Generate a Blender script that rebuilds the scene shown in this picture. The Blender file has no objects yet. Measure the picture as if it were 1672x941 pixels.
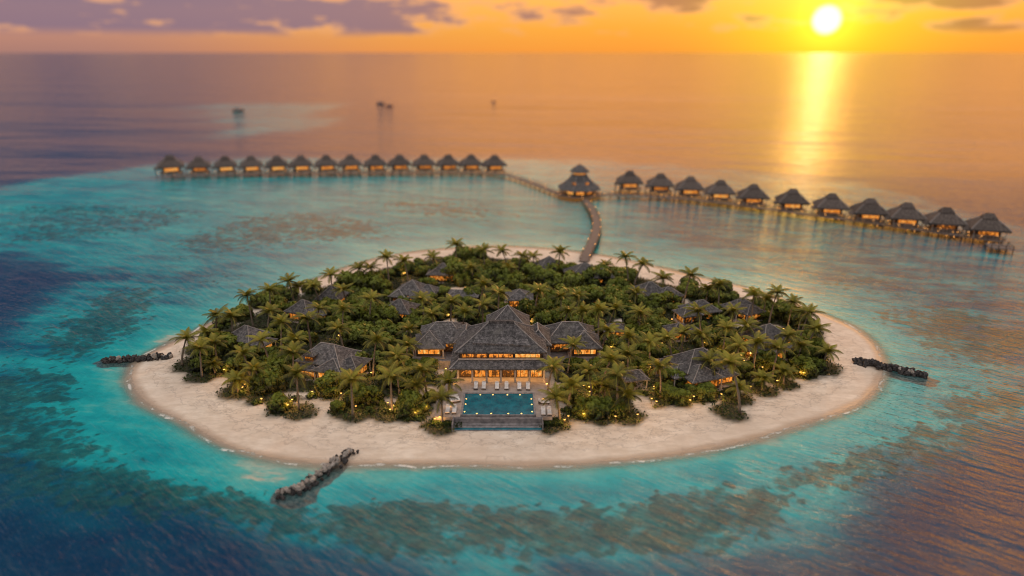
import bpy, math, random
import numpy as np
from mathutils import Vector, Matrix, noise

random.seed(7)
rng = np.random.default_rng(11)
scn = bpy.context.scene
COL = scn.collection
PI = math.pi
R = math.radians

# ------------------------------------------------------------------ camera
H = 60.0
TH = math.atan(385 / 1115.0)
F = 1115.0
CT, ST = math.cos(TH), math.sin(TH)
SEA = -0.6


def P(px, py, z=0.0):
    """ground point seen at photo pixel px,py on the height z"""
    u, v = (px - 836.0) / F, (470.5 - py) / F
    dx, dy, dz = u, CT + v * ST, -ST + v * CT
    t = (z - H) / dz
    return (dx * t, dy * t, z)


def proj(x, y, z):
    dz = z - H
    d = y * CT - dz * ST
    up = y * ST + dz * CT
    return 836 + F * x / d, 470.5 - F * up / d


def proj_np(x, y, z):
    dz = z - H
    d = y * CT - dz * ST
    up = y * ST + dz * CT
    return 836 + F * x / d, 470.5 - F * up / d


cam_d = bpy.data.cameras.new('camera')
cam = bpy.data.objects.new('camera', cam_d)
COL.objects.link(cam)
scn.camera = cam
cam.location = (0, 0, H)
cam.rotation_euler = (PI / 2 - TH, 0, 0)
cam_d.sensor_width = 36.0
cam_d.lens = 36.0 * F / 1672.0
cam_d.clip_start = 1.0
cam_d.clip_end = 90000
cam_d.dof.use_dof = True
cam_d.dof.focus_distance = 134.0
cam_d.dof.aperture_fstop = (cam_d.lens / 1000.0) / 1.25
cam_d.dof.aperture_blades = 0

# ------------------------------------------------------------------ object helpers


def tag(o, label=None, cat=None, group=None, kind=None):
    if label: o['label'] = label
    if cat: o['category'] = cat
    if group: o['group'] = group
    if kind: o['kind'] = kind
    return o


def empty(name, loc=(0, 0, 0), rz=0.0, label=None, cat=None, group=None):
    o = bpy.data.objects.new(name, None)
    o.empty_display_size = 0.3
    COL.objects.link(o)
    o.location = loc
    o.rotation_euler = (0, 0, rz)
    return tag(o, label, cat, group)


def link(name, me, parent=None, loc=None):
    o = bpy.data.objects.new(name, me)
    COL.objects.link(o)
    if parent: o.parent = parent
    if loc is not None: o.location = loc
    return o


def copy_tree(o, parent=None):
    c = o.copy()
    COL.objects.link(c)
    c.parent = parent
    for ch in list(o.children):
        copy_tree(ch, c)
    return c


class MB:
    def __init__(s):
        s.v = []; s.f = []

    def quad(s, a, b, c, d):
        n = len(s.v); s.v += [a, b, c, d]; s.f.append((n, n + 1, n + 2, n + 3))

    def box(s, x0, x1, y0, y1, z0, z1):
        n = len(s.v)
        s.v += [(x0, y0, z0), (x1, y0, z0), (x1, y1, z0), (x0, y1, z0), (x0, y0, z1), (x1, y0, z1), (x1, y1, z1), (x0, y1, z1)]
        s.f += [tuple(n + i for i in q) for q in ((3, 2, 1, 0), (4, 5, 6, 7), (0, 1, 5, 4), (1, 2, 6, 5), (2, 3, 7, 6), (3, 0, 4, 7))]

    def tube(s, pts, rads, n=8, cap=True):
        rings = []
        pts = [Vector(p) for p in pts]
        if not hasattr(rads, '__len__'): rads = [rads] * len(pts)
        for i, p in enumerate(pts):
            d = (pts[min(i + 1, len(pts) - 1)] - pts[max(i - 1, 0)]).normalized()
            a = d.cross(Vector((0, 0, 1)))
            if a.length < .05: a = d.cross(Vector((0, 1, 0)))
            a.normalize(); b = d.cross(a)
            r0 = len(s.v)
            for k in range(n):
                t = 2 * PI * k / n
                s.v.append(tuple(p + (a * math.cos(t) + b * math.sin(t)) * rads[i]))
            rings.append(r0)
        for i in range(len(rings) - 1):
            for k in range(n):
                k2 = (k + 1) % n
                s.f.append((rings[i] + k, rings[i] + k2, rings[i + 1] + k2, rings[i + 1] + k))
        if cap:
            s.f.append(tuple(rings[0] + k for k in range(n))[::-1])
            s.f.append(tuple(rings[-1] + k for k in range(n)))

    def cyl(s, x, y, z0, z1, r0, r1=None, n=10):
        s.tube([(x, y, z0), (x, y, z1)], [r0, r0 if r1 is None else r1], n)

    def mesh(s, name, mat, smooth=False):
        me = bpy.data.meshes.new(name)
        me.from_pydata(s.v, [], s.f)
        me.materials.append(mat)
        if smooth:
            me.polygons.foreach_set('use_smooth', [True] * len(me.polygons))
        me.update()
        return me

    def build(s, name, mat, parent=None, smooth=False, loc=None):
        return link(name, s.mesh(name, mat, smooth), parent, loc)


def quads_mesh(name, V, mat, tint=None):
    """V: N x 4 x 3 array of separate quads"""
    N = V.shape[0]
    me = bpy.data.meshes.new(name)
    me.vertices.add(N * 4); me.loops.add(N * 4); me.polygons.add(N)
    me.vertices.foreach_set('co', V.astype(np.float32).ravel())
    me.loops.foreach_set('vertex_index', np.arange(N * 4, dtype=np.int32))
    me.polygons.foreach_set('loop_start', np.arange(0, N * 4, 4, dtype=np.int32))
    me.materials.append(mat)
    if tint is not None:
        at = me.attributes.new('tint', 'FLOAT', 'FACE')
        at.data.foreach_set('value', tint.astype(np.float32))
    me.update(); me.validate()
    return me


# ------------------------------------------------------------------ materials
class NT:
    def __init__(s, name):
        s.m = bpy.data.materials.new(name); s.m.use_nodes = True
        s.t = s.m.node_tree; s.t.nodes.clear()

    def n(s, typ, **kw):
        nd = s.t.nodes.new(typ)
        for k, v in kw.items():
            if k.startswith('i_'):
                nd.inputs[k[2:].replace('_', ' ')].default_value = v
            else:
                setattr(nd, k, v)
        return nd

    def l(s, a, b): s.t.links.new(a, b)

    def math(s, op, a, b=None, c=None, clamp=False):
        nd = s.t.nodes.new('ShaderNodeMath'); nd.operation = op; nd.use_clamp = clamp
        for i, x in enumerate((a, b, c)):
            if x is None: continue
            if isinstance(x, (int, float)): nd.inputs[i].default_value = x
            else: s.l(x, nd.inputs[i])
        return nd.outputs[0]

    def mix(s, f, a, b, blend='MIX'):
        nd = s.t.nodes.new('ShaderNodeMix'); nd.data_type = 'RGBA'; nd.blend_type = blend
        for i, x in ((0, f), (6, a), (7, b)):
            if isinstance(x, (int, float)): nd.inputs[i].default_value = x
            elif isinstance(x, tuple): nd.inputs[i].default_value = (*x, 1)
            else: s.l(x, nd.inputs[i])
        return nd.outputs[2]

    def smooth(s, x, a, b, lo=0.0, hi=1.0):
        nd = s.t.nodes.new('ShaderNodeMapRange'); nd.interpolation_type = 'SMOOTHSTEP'
        s.l(x, nd.inputs[0])
        for i, q in ((1, a), (2, b), (3, lo), (4, hi)): nd.inputs[i].default_value = q
        return nd.outputs[0]

    def noise(s, vec, scale, detail=3, rough=.5, dim='3D'):
        nd = s.t.nodes.new('ShaderNodeTexNoise'); nd.noise_dimensions = dim
        nd.inputs['Scale'].default_value = scale; nd.inputs['Detail'].default_value = detail
        nd.inputs['Roughness'].default_value = rough
        if vec is not None: s.l(vec, nd.inputs['Vector'])
        return nd.outputs[0]

    def mapping(s, vec, scale=(1, 1, 1), rot=(0, 0, 0), loc=(0, 0, 0)):
        if rot != (0, 0, 0):   # turn first, then stretch
            pre = s.t.nodes.new('ShaderNodeMapping'); s.l(vec, pre.inputs[0]); pre.inputs['Rotation'].default_value = rot
            vec = pre.outputs[0]; rot = (0, 0, 0)
        nd = s.t.nodes.new('ShaderNodeMapping'); s.l(vec, nd.inputs[0])
        nd.inputs['Scale'].default_value = scale; nd.inputs['Rotation'].default_value = rot; nd.inputs['Location'].default_value = loc
        return nd.outputs[0]

    def coord(s, which='Object'):
        return s.n('ShaderNodeTexCoord').outputs[which]

    def attr(s, name, kind='GEOMETRY', out='Fac'):
        return s.n('ShaderNodeAttribute', attribute_name=name, attribute_type=kind).outputs[out]

    def out(s, sh):
        o = s.n('ShaderNodeOutputMaterial'); s.l(sh, o.inputs['Surface']); return s.m


def surf(name, c1, c2, scale=3.0, rough=.8, bump=.02, bscale=None, metallic=0.0, spec=.3, stretch=(1, 1, 1)):
    t = NT(name)
    co = t.mapping(t.coord('Object'), stretch)
    rnd = t.n('ShaderNodeObjectInfo').outputs['Random']
    nz = t.noise(co, scale, 5, .6)
    f = t.smooth(nz, .3, .7)
    col = t.mix(f, c1, c2)
    hv = t.n('ShaderNodeHueSaturation'); t.l(col, hv.inputs['Color'])
    t.l(t.math('MULTIPLY_ADD', rnd, .3, .85), hv.inputs['Value'])
    p = t.n('ShaderNodeBsdfPrincipled'); t.l(hv.outputs[0], p.inputs['Base Color'])
    p.inputs['Roughness'].default_value = rough; p.inputs['Metallic'].default_value = metallic
    p.inputs['Specular IOR Level'].default_value = spec
    b = t.n('ShaderNodeBump'); b.inputs['Distance'].default_value = bump
    t.l(t.noise(co, bscale or scale * 4, 4, .6), b.inputs['Height']); t.l(b.outputs[0], p.inputs['Normal'])
    return t.out(p.outputs[0])


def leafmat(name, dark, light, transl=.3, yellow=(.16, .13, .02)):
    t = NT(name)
    tint = t.attr('tint')  # tone per leaf, carrying painted light on top and shade below
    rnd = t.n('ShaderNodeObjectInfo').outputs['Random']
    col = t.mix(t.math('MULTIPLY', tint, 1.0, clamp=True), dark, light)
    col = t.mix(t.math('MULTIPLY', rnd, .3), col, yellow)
    hv = t.n('ShaderNodeHueSaturation'); t.l(col, hv.inputs['Color'])
    t.l(t.math('MULTIPLY_ADD', rnd, .5, .75), hv.inputs['Value'])
    p = t.n('ShaderNodeBsdfPrincipled'); t.l(hv.outputs[0], p.inputs['Base Color'])
    p.inputs['Roughness'].default_value = .5; p.inputs['Specular IOR Level'].default_value = .3
    tr = t.n('ShaderNodeBsdfTranslucent'); t.l(hv.outputs[0], tr.inputs['Color'])
    mx = t.n('ShaderNodeMixShader'); mx.inputs[0].default_value = transl
    t.l(p.outputs[0], mx.inputs[1]); t.l(tr.outputs[0], mx.inputs[2])
    return t.out(mx.outputs[0])


def thatch(name, c1, c2, moss):
    t = NT(name)
    co = t.coord('Object')
    z = t.n('ShaderNodeSeparateXYZ'); t.l(co, z.inputs[0])
    big = t.noise(co, .35, 3, .6)
    fine = t.noise(t.mapping(co, (7, 7, 2.2)), 1.0, 4, .7)
    row = t.math('FRACT', t.math('MULTIPLY_ADD', z.outputs[2], 4.2, t.math('MULTIPLY', t.noise(co, 2.5, 2), .5)))
    mid_ = t.noise(t.mapping(co, (1.6, 1.6, .9)), 1.0, 5, .75)
    f = t.math('ADD', t.math('MULTIPLY', fine, .5), t.math('ADD', t.math('MULTIPLY', row, .05), t.math('MULTIPLY', t.math('SUBTRACT', mid_, .32), .9)))
    col = t.mix(t.smooth(f, .3, .75), c1, c2)
    col = t.mix(t.smooth(big, .45, .75, 0, .6), col, moss)
    rnd = t.n('ShaderNodeObjectInfo').outputs['Random']
    hv = t.n('ShaderNodeHueSaturation'); t.l(col, hv.inputs['Color'])
    t.l(t.math('MULTIPLY_ADD', rnd, .35, .82), hv.inputs['Value'])
    p = t.n('ShaderNodeBsdfPrincipled'); t.l(hv.outputs[0], p.inputs['Base Color'])
    p.inputs['Roughness'].default_value = .95; p.inputs['Specular IOR Level'].default_value = .08
    b = t.n('ShaderNodeBump'); b.inputs['Distance'].default_value = .12; b.inputs['Strength'].default_value = .8
    t.l(f, b.inputs['Height']); t.l(b.outputs[0], p.inputs['Normal'])
    return t.out(p.outputs[0])


def glowpane(name, strength, dark=(.05, .015, .003), mid=(1.0, .30, .035), hot=(1.0, .58, .16), sc=1.3):
    t = NT(name)
    co = t.coord('Object')
    rnd = t.n('ShaderNodeObjectInfo').outputs['Random']
    cb_ = t.n('ShaderNodeCombineXYZ'); t.l(t.math('MULTIPLY', rnd, 300.0), cb_.inputs[0])
    ad_ = t.n('ShaderNodeVectorMath', operation='ADD'); t.l(t.mapping(co, (sc, sc, sc * .8)), ad_.inputs[0]); t.l(cb_.outputs[0], ad_.inputs[1])
    a = t.noise(ad_.outputs[0], 1.0, 3, .7)
    a = t.math('ADD', a, t.math('MULTIPLY_ADD', rnd, .26, -.15))
    col = t.mix(t.smooth(a, .36, .52), dark, mid)
    col = t.mix(t.smooth(a, .52, .68), col, hot)
    e = t.n('ShaderNodeEmission'); t.l(col, e.inputs[0]); e.inputs[1].default_value = strength
    g = t.n('ShaderNodeBsdfGlossy'); g.inputs['Roughness'].default_value = .08
    m = t.n('ShaderNodeMixShader'); m.inputs[0].default_value = .06
    t.l(e.outputs[0], m.inputs[1]); t.l(g.outputs[0], m.inputs[2])
    return t.out(m.outputs[0])


def emis(name, col, st):
    t = NT(name); e = t.n('ShaderNodeEmission'); e.inputs[0].default_value = (*col, 1); e.inputs[1].default_value = st
    return t.out(e.outputs[0])


M = {}
M['thatch'] = thatch('grey_thatch', (.050, .047, .047), (.29, .265, .255), (.15, .14, .12))
M['warm_thatch'] = thatch('brown_thatch', (.060, .048, .042), (.27, .22, .19), (.12, .10, .085))
M['ridge'] = surf('pale_ridge', (.20, .18, .17), (.36, .32, .29), 2, .9, .03)
M['cream'] = surf('cream_plaster', (.36, .30, .25), (.5, .43, .36), 1.5, .85, .01)
M['timber'] = surf('brown_timber', (.07, .04, .022), (.15, .09, .05), 2.5, .7, .02, stretch=(1, 1, 4))
M['darkwood'] = surf('dark_timber', (.03, .022, .018), (.07, .05, .04), 2.5, .7, .02)
M['deckwood'] = surf('weathered_deck', (.13, .10, .085), (.25, .2, .17), 1.6, .8, .02, stretch=(1, 5, 1))
M['stone'] = surf('grey_stone', (.14, .13, .13), (.30, .27, .26), 1.3, .85, .03)
M['paving'] = surf('terrace_paving', (.30, .25, .22), (.42, .36, .32), 1.1, .8, .01)
M['rock'] = surf('dark_rock', (.018, .017, .017), (.10, .09, .085), 1.6, .9, .1, 5)
M['rock_light'] = surf('pale_rock', (.24, .21, .18), (.50, .44, .38), 2.2, .9, .1, 5)
M['bark'] = surf('palm_bark', (.12, .09, .065), (.25, .2, .15), 3, .9, .04, stretch=(1, 1, 6))
M['bark2'] = surf('tree_bark', (.07, .05, .035), (.14, .10, .07), 3, .9, .04)
M['white'] = surf('white_cushion', (.62, .58, .54), (.8, .76, .72), 2, .8, .01)
M['hull'] = surf('boat_hull_dark', (.05, .05, .07), (.10, .09, .12), 1, .4, 0.01)
M['hullred'] = surf('boat_hull_red', (.22, .06, .04), (.32, .10, .06), 1, .4, 0.01)
M['cabin'] = surf('boat_cabin', (.4, .33, .3), (.55, .47, .43), 1, .4, 0.01)
M['metal'] = surf('lamp_metal', (.03, .025, .02), (.06, .05, .04), 3, .5, .005, metallic=.6)
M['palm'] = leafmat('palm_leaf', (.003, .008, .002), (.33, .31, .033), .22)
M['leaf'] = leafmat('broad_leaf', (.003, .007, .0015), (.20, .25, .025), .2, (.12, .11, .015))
M['shrub'] = leafmat('shrub_leaf', (.003, .008, .002), (.06, .10, .012), .15, (.08, .10, .012))  # kept dark, putting the shadow between crowns into the leaf colour
M['pane'] = glowpane('warm_window', .65)
M['pane_bright'] = glowpane('bright_window', 1.0, dark=(.12, .035, .005))
M['bulb'] = emis('lamp_glow', (1.0, .50, .10), 14)
M['spark'] = emis('jetty_glow', (1.0, .42, .10), 5)
M['pool_glow'] = emis('pool_light', (1.0, .55, .12), 4)

# ------------------------------------------------------------------ shoreline and sea data
SHORE_PX = [(213, 625), (213, 606), (222, 591), (240, 580), (268, 566), (296, 553), (321, 541), (345, 527), (391, 507), (420, 494), (462, 475), (500, 461), (529, 452), (557, 440), (600, 427),
            (638, 418), (684, 411), (728, 407), (779, 404), (837, 403), (893, 407), (945, 412), (1008, 422), (1065, 435), (1100, 443), (1139, 454),
            (1196, 465), (1247, 479), (1300, 497), (1338, 512), (1361, 521), (1384, 531), (1407, 544), (1424, 560), (1436, 578), (1444, 596), (1441, 615), (1430, 636),
            (1408, 656), (1377, 672), (1325, 688), (1280, 702), (1220, 720), (1160, 734), (1100, 743), (1000, 754), (900, 760), (840, 761), (742, 758),
            (629, 757), (558, 758), (500, 756), (440, 748), (390, 736), (345, 717), (313, 697), (286, 683), (252, 668), (226, 650)]
SHORE = np.array([P(a, b, SEA)[:2] for a, b in SHORE_PX])


def chaikin(p, k=2):
    for _ in range(k):
        q = np.roll(p, -1, 0)
        p = np.stack([p * .75 + q * .25, p * .25 + q * .75], 1).reshape(-1, 2)
    return p


SHORE = chaikin(SHORE, 2)


def poly_sd(X, Y, poly):
    """signed distance, positive outside"""
    n = len(poly)
    d = np.full(X.shape, 1e18); ins = np.zeros(X.shape, bool)
    for i in range(n):
        ax, ay = poly[i]; bx, by = poly[(i + 1) % n]
        ex, ey = bx - ax, by - ay
        L = ex * ex + ey * ey + 1e-9
        t = np.clip(((X - ax) * ex + (Y - ay) * ey) / L, 0, 1)
        dx, dy = X - ax - t * ex, Y - ay - t * ey
        d = np.minimum(d, dx * dx + dy * dy)
        if ay != by:
            c = ((ay > Y) != (by > Y)) & (X < ex * (Y - ay) / ey + ax)
            ins ^= c
    d = np.sqrt(d)
    return np.where(ins, -d, d)


def vnoise(x, y, s, seed=0):
    """cheap value noise"""
    x = x / s; y = y / s
    xi = np.floor(x).astype(np.int64); yi = np.floor(y).astype(np.int64)
    fx = x - xi; fy = y - yi
    fx = fx * fx * (3 - 2 * fx); fy = fy * fy * (3 - 2 * fy)

    def h(a, b):
        n = (a * 374761393 + b * 668265263 + seed * 982451653) & 0xffffffff
        n = ((n ^ (n >> 13)) * 1274126177) & 0xffffffff
        return ((n ^ (n >> 16)) & 0xffff) / 65535.0
    return (h(xi, yi) * (1 - fx) + h(xi + 1, yi) * fx) * (1 - fy) + (h(xi, yi + 1) * (1 - fx) + h(xi + 1, yi + 1) * fx) * fy


def fbm(x, y, s, seed=0, o=4):
    r = 0; a = .5
    for i in range(o):
        r = r + a * vnoise(x, y, s, seed + i); a *= .5; s *= .5
    return r / (1 - .5 ** o)


def sstep(x, a, b):
    t = np.clip((x - a) / (b - a), 0, 1); return t * t * (3 - 2 * t)


def axis(lo, hi, step, far, g=1.22):
    a = list(np.arange(lo, hi + .1, step)); s = step
    while a[-1] < far[1]: s *= g; a.append(a[-1] + s)
    s = step; b = []
    x = lo
    while x > far[0]: s *= g; x -= s; b.append(x)
    return np.array(b[::-1] + a)


def grid_mesh(name, xs, ys, Z, mat, attrs):
    nx, ny = len(xs), len(ys)
    X, Y = np.meshgrid(xs, ys)
    V = np.stack([X, Y, Z], -1).reshape(-1, 3)
    i = np.arange(nx * ny).reshape(ny, nx)
    Q = np.stack([i[:-1, :-1], i[:-1, 1:], i[1:, 1:], i[1:, :-1]], -1).reshape(-1, 4)
    me = bpy.data.meshes.new(name)
    me.vertices.add(len(V)); me.loops.add(Q.size); me.polygons.add(len(Q))
    me.vertices.foreach_set('co', V.astype(np.float32).ravel())
    me.loops.foreach_set('vertex_index', Q.astype(np.int32).ravel())
    me.polygons.foreach_set('loop_start', np.arange(0, Q.size, 4, dtype=np.int32))
    me.polygons.foreach_set('use_smooth', np.ones(len(Q), bool))
    me.materials.append(mat)
    for k, a in attrs.items():
        at = me.attributes.new(k, 'FLOAT', 'POINT'); at.data.foreach_set('value', a.astype(np.float32).ravel())
    me.update()
    return me


def PX(lst, z=SEA):
    return np.array([P(a, b, z)[:2] for a, b in lst])


xs = axis(-200, 215, 1.0, (-60000, 60000)); ys = axis(62, 300, 1.0, (-3000, 85000))
X, Y = np.meshgrid(xs, ys)
shore = poly_sd(X, Y, SHORE)
lag = PX([(-260, 330), (0, 306), (130, 285), (262, 268), (400, 262), (830, 262), (1000, 262), (1400, 300), (1750, 400), (1800, 620), (1640, 690), (1500, 760), (1330, 850), (1170, 902), (900, 928), (560, 912), (330, 855), (130, 808), (-20, 760), (-260, 740)])
deepL = PX([(-300, 418), (20, 408), (90, 418), (150, 432), (235, 447), (215, 462), (140, 470), (110, 500), (60, 540), (20, 580), (-300, 610)])
wob = (fbm(X, Y, 40, 3) - .5) * 22
dl = poly_sd(X, Y, lag) + wob * .8
dd = poly_sd(X, Y, deepL) + wob * .7
deep = sstep(dl, -16, 10)
deep = np.maximum(deep, 1 - sstep(dd, -15, 13))
# water depth inside the lagoon grows with distance from the beach
mid = (1 - np.exp(-np.clip(shore, 0, None) / 10.0)) * .50
depth = np.maximum(mid * (1 - .35 * sstep(Y, 170, 250)), deep)
depth = np.maximum(depth, .62 * sstep(X + (Y - 150) * .15, 30, 100) * sstep(shore, 2, 30))  # this and the next line darken the right-hand water so sky reflection dominates
depth = np.maximum(depth, .66 * sstep(X, 0, 70) * sstep(Y, 165, 215) * sstep(shore, 3, 30))
farband = PX([(-200, 400), (0, 395), (250, 420), (420, 440), (560, 400), (700, 350), (900, 330), (900, 262), (262, 262), (0, 300), (-200, 320)])
ch = PX([(300, 172), (370, 168), (470, 165), (540, 172), (530, 200), (500, 215), (430, 214), (380, 222), (360, 205)])
dbank = poly_sd(X, Y, ch) + (fbm(X, Y, 60, 8) - .5) * 60
bank = 1 - sstep(dbank, -25, 20)
depth = np.where(bank > 0, depth * (1 - bank * .62), depth)
# coral density
reef = np.zeros_like(X)


def patch(poly, soft, amt, wb=.35):
    d = poly_sd(X, Y, PX(poly)) + wob * wb
    return (1 - sstep(d, -soft, soft)) * amt


reef = np.maximum(reef, patch([(60, 800), (200, 770), (330, 770), (420, 790), (560, 830), (620, 812), (720, 806), (800, 818), (1000, 835), (1080, 795), (1180, 785), (1280, 800), (1230, 880), (1100, 905), (800, 900), (600, 900), (400, 870), (200, 850)], 4.0, .64))
reef = np.maximum(reef, patch([(500, 838), (600, 812), (720, 806), (760, 850), (640, 880), (520, 870)], 2.5, .82))
reef = np.maximum(reef, patch([(980, 850), (1090, 820), (1200, 800), (1260, 830), (1150, 870), (1000, 880)], 2.5, .75))
reef = np.maximum(reef, patch([(-200, 640), (60, 600), (190, 610), (160, 700), (220, 780), (150, 830), (-200, 850)], 6, .5))
reef = np.maximum(reef, patch([(60, 560), (170, 480), (260, 470), (240, 530), (180, 570), (100, 610)], 6, .48))
reef = np.maximum(reef, patch([(270, 395), (400, 350), (520, 345), (600, 360), (660, 385), (500, 400), (300, 420)], 12, .62))
reef = np.maximum(reef, patch([(0, 340), (150, 330), (350, 345), (300, 370), (100, 400), (0, 400)], 12, .55))
reef = np.maximum(reef, patch([(600, 320), (780, 330), (860, 350), (760, 368), (640, 350)], 12, .45))
reef = np.maximum(reef, patch([(1180, 760), (1260, 740), (1400, 690), (1480, 640), (1672, 640), (1672, 760), (1400, 800), (1250, 800)], 5, .5))
reef = np.maximum(reef, patch([(1420, 520), (1560, 500), (1700, 560), (1600, 600), (1450, 560)], 6, .5))
reef = np.clip(reef * 1.15 + (.17 + .12 * sstep(shore, 14, 24)) * (1 - deep * .7) * (Y < 190), 0, 1) * sstep(shore, 5, 13)
apron = np.maximum(patch([(440, 822), (447, 803), (480, 795), (505, 785), (545, 755), (575, 742), (582, 750), (540, 790), (520, 800), (515, 822), (480, 833)], 1.2, 1.0, 0),
                   np.maximum(patch([(1445, 606), (1500, 612), (1535, 622), (1525, 634), (1450, 616)], 1.5, 1.0, 0),
                              patch([(150, 594), (170, 586), (235, 584), (235, 598), (165, 601)], 1.5, 1.0, 0)))
swell = (fbm(X * .8 + Y * .6, Y * .8 - X * .6, 30, 21) - .5)
Zs = np.full_like(X, SEA)


def water_material():
    t = NT('sea_water')
    co = t.coord('Object')
    depth = t.attr('depth'); reef = t.attr('reef'); shore = t.attr('shore'); apron = t.attr('apron')
    warp = t.noise(co, .12, 4, .6)
    wl = t.noise(t.mapping(co, (.05, .16, 1), (0, 0, R(12))), 1.0, 6, .65)
    edge = t.math('MULTIPLY', t.math('SUBTRACT', 1.0, depth), depth)
    d = t.math('ADD', depth, t.math('MULTIPLY', t.math('MULTIPLY_ADD', warp, .36, -.18), t.smooth(depth, .0, .35)))
    d = t.math('ADD', d, t.math('MULTIPLY', t.math('MULTIPLY', edge, 4.0), t.math('MULTIPLY_ADD', wl, 1.3, -.65)))
    ramp = t.n('ShaderNodeValToRGB'); t.l(d, ramp.inputs[0])
    cr = ramp.color_ramp
    stops = [(0.0, (.42, .46, .36)), (.07, (.09, .42, .38)), (.20, (.012, .36, .37)), (.46, (.004, .22, .26)), (.70, (.002, .085, .14)), (1.0, (.001, .030, .082))]
    cr.elements[0].position = 0; cr.elements[0].color = (*stops[0][1], 1)
    cr.elements[1].position = 1; cr.elements[1].color = (*stops[-1][1], 1)
    for p, c in stops[1:-1]:
        e = cr.elements.new(p); e.color = (*c, 1)
    col = ramp.outputs[0]
    # coral heads: two sizes of rounded patches
    wv = t.n('ShaderNodeVectorMath', operation='MULTIPLY_ADD')
    nz = t.n('ShaderNodeTexNoise'); nz.inputs['Scale'].default_value = .35; nz.inputs['Detail'].default_value = 3; t.l(co, nz.inputs[0])
    t.l(nz.outputs['Color'], wv.inputs[0]); wv.inputs[1].default_value = (3, 3, 0); t.l(co, wv.inputs[2])
    big = t.noise(t.mapping(wv.outputs[0], (.11, .20, .2), (0, 0, R(14))), 1.0, 6, .62)
    v = t.n('ShaderNodeTexVoronoi', feature='SMOOTH_F1'); v.inputs['Scale'].default_value = .5; t.l(wv.outputs[0], v.inputs['Vector'])
    heads = t.math('SUBTRACT', .62, v.outputs['Distance'])
    # threshold falls where the reef attribute is high
    m1 = t.math('ADD', big, t.math('MULTIPLY_ADD', reef, .50, -.86))
    m1 = t.smooth(m1, -.05, .09)
    sp = t.math('ADD', t.math('MULTIPLY', heads, .8), t.math('MULTIPLY_ADD', reef, .55, -.45))
    sp = t.math('ADD', sp, t.math('MULTIPLY_ADD', big, .9, -.42))
    m2 = t.smooth(sp, -.02, .16, 0, .9)
    v2 = t.n('ShaderNodeTexVoronoi', feature='SMOOTH_F1'); v2.inputs['Scale'].default_value = 1.0; t.l(t.mapping(wv.outputs[0], (.6, 1, 1), (0, 0, R(-15))), v2.inputs['Vector'])
    sp2 = t.math('ADD', t.math('MULTIPLY', t.math('SUBTRACT', .55, v2.outputs['Distance']), .6), t.math('MULTIPLY_ADD', reef, .5, -.40))
    sp2 = t.math('ADD', sp2, t.math('MULTIPLY_ADD', t.noise(co, .22, 4, .6), 1.0, -.52))
    m2 = t.math('MAXIMUM', m2, t.smooth(sp2, .0, .14, 0, .8))
    reefc = t.mix(t.smooth(t.math('ADD', t.math('MULTIPLY', t.noise(co, .9, 5, .7), .5), t.math('MULTIPLY', v2.outputs['Distance'], .7)), .35, .75), (.018, .085, .072), (.007, .042, .046))
    rm = t.math('MULTIPLY', t.math('MAXIMUM', m1, m2), t.smooth(reef, .06, .25))
    rm = t.math('MULTIPLY', rm, t.smooth(t.noise(co, .35, 5, .7), .28, .5, .35, 1.0))
    rm = t.math('MULTIPLY', rm, t.math('SUBTRACT', .85, t.math('MULTIPLY', t.smooth(depth, .6, 1.0), .55)))
    col = t.mix(rm, col, reefc)
    ac = t.mix(t.smooth(t.noise(co, 1.6, 4, .7), .35, .65), (.02, .03, .035), (.10, .12, .11))
    am = t.smooth(t.math('ADD', apron, t.math('MULTIPLY_ADD', t.noise(co, .8, 4), .6, -.3)), .35, .6)
    col = t.mix(t.math('MULTIPLY', am, .9), col, ac)
    # soft light and dark caustic mottling in the shallows
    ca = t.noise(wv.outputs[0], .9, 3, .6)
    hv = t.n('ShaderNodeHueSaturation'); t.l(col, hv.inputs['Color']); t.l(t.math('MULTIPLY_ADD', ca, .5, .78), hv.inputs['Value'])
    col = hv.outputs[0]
    # waves
    wcoarse = t.noise(t.mapping(co, (.05, .19, 1), (0, 0, R(30))), 1.0, 3, .55)
    w1 = t.noise(t.mapping(co, (.14, .66, 1), (0, 0, R(40))), 1.0, 4, .6)
    w3 = t.noise(t.mapping(co, (.35, 1.5, 1), (0, 0, R(22))), 1.0, 3, .6)
    w2 = t.noise(t.mapping(co, (.9, 2.0, 1), (0, 0, R(-8))), 1.0, 3, .6)
    wx = t.math('MULTIPLY', t.smooth(t.n('ShaderNodeSeparateXYZ').outputs[0], 0, 1), 0.0)
    hgt = t.math('ADD', t.math('MULTIPLY', wcoarse, 1.1), t.math('ADD', t.math('MULTIPLY', w1, 1.0), t.math('ADD', t.math('MULTIPLY', w3, .36), t.math('MULTIPLY', w2, .12))))
    roll = t.math('ADD', t.math('MULTIPLY', t.noise(t.mapping(co, (.010, .035, 1), (0, 0, R(12))), 1.0, 5, .6), 3.2), t.math('MULTIPLY', t.noise(t.mapping(co, (.0016, .006, 1), (0, 0, R(5))), 1.0, 3, .5), 9.0))
    calm = t.smooth(shore, 0, 40, .35, 1.0)
    hgt = t.math('MULTIPLY', hgt, calm)
    hgt = t.math('MULTIPLY', hgt, t.attr('amp'))
    hgt = t.math('ADD', hgt, t.math('MULTIPLY', roll, t.smooth(shore, 60, 260)))
    b = t.n('ShaderNodeBump'); b.inputs['Distance'].default_value = 1.0; b.inputs['Strength'].default_value = 1.0
    t.l(hgt, b.inputs['Height'])
    # foam thread at the waterline
    fo = t.noise(co, .5, 4, .7)
    fl = t.math('ABSOLUTE', t.math('SUBTRACT', t.math('ADD', shore, t.math('MULTIPLY', t.noise(co, .11, 3), -4.0)), -1.55))
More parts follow.
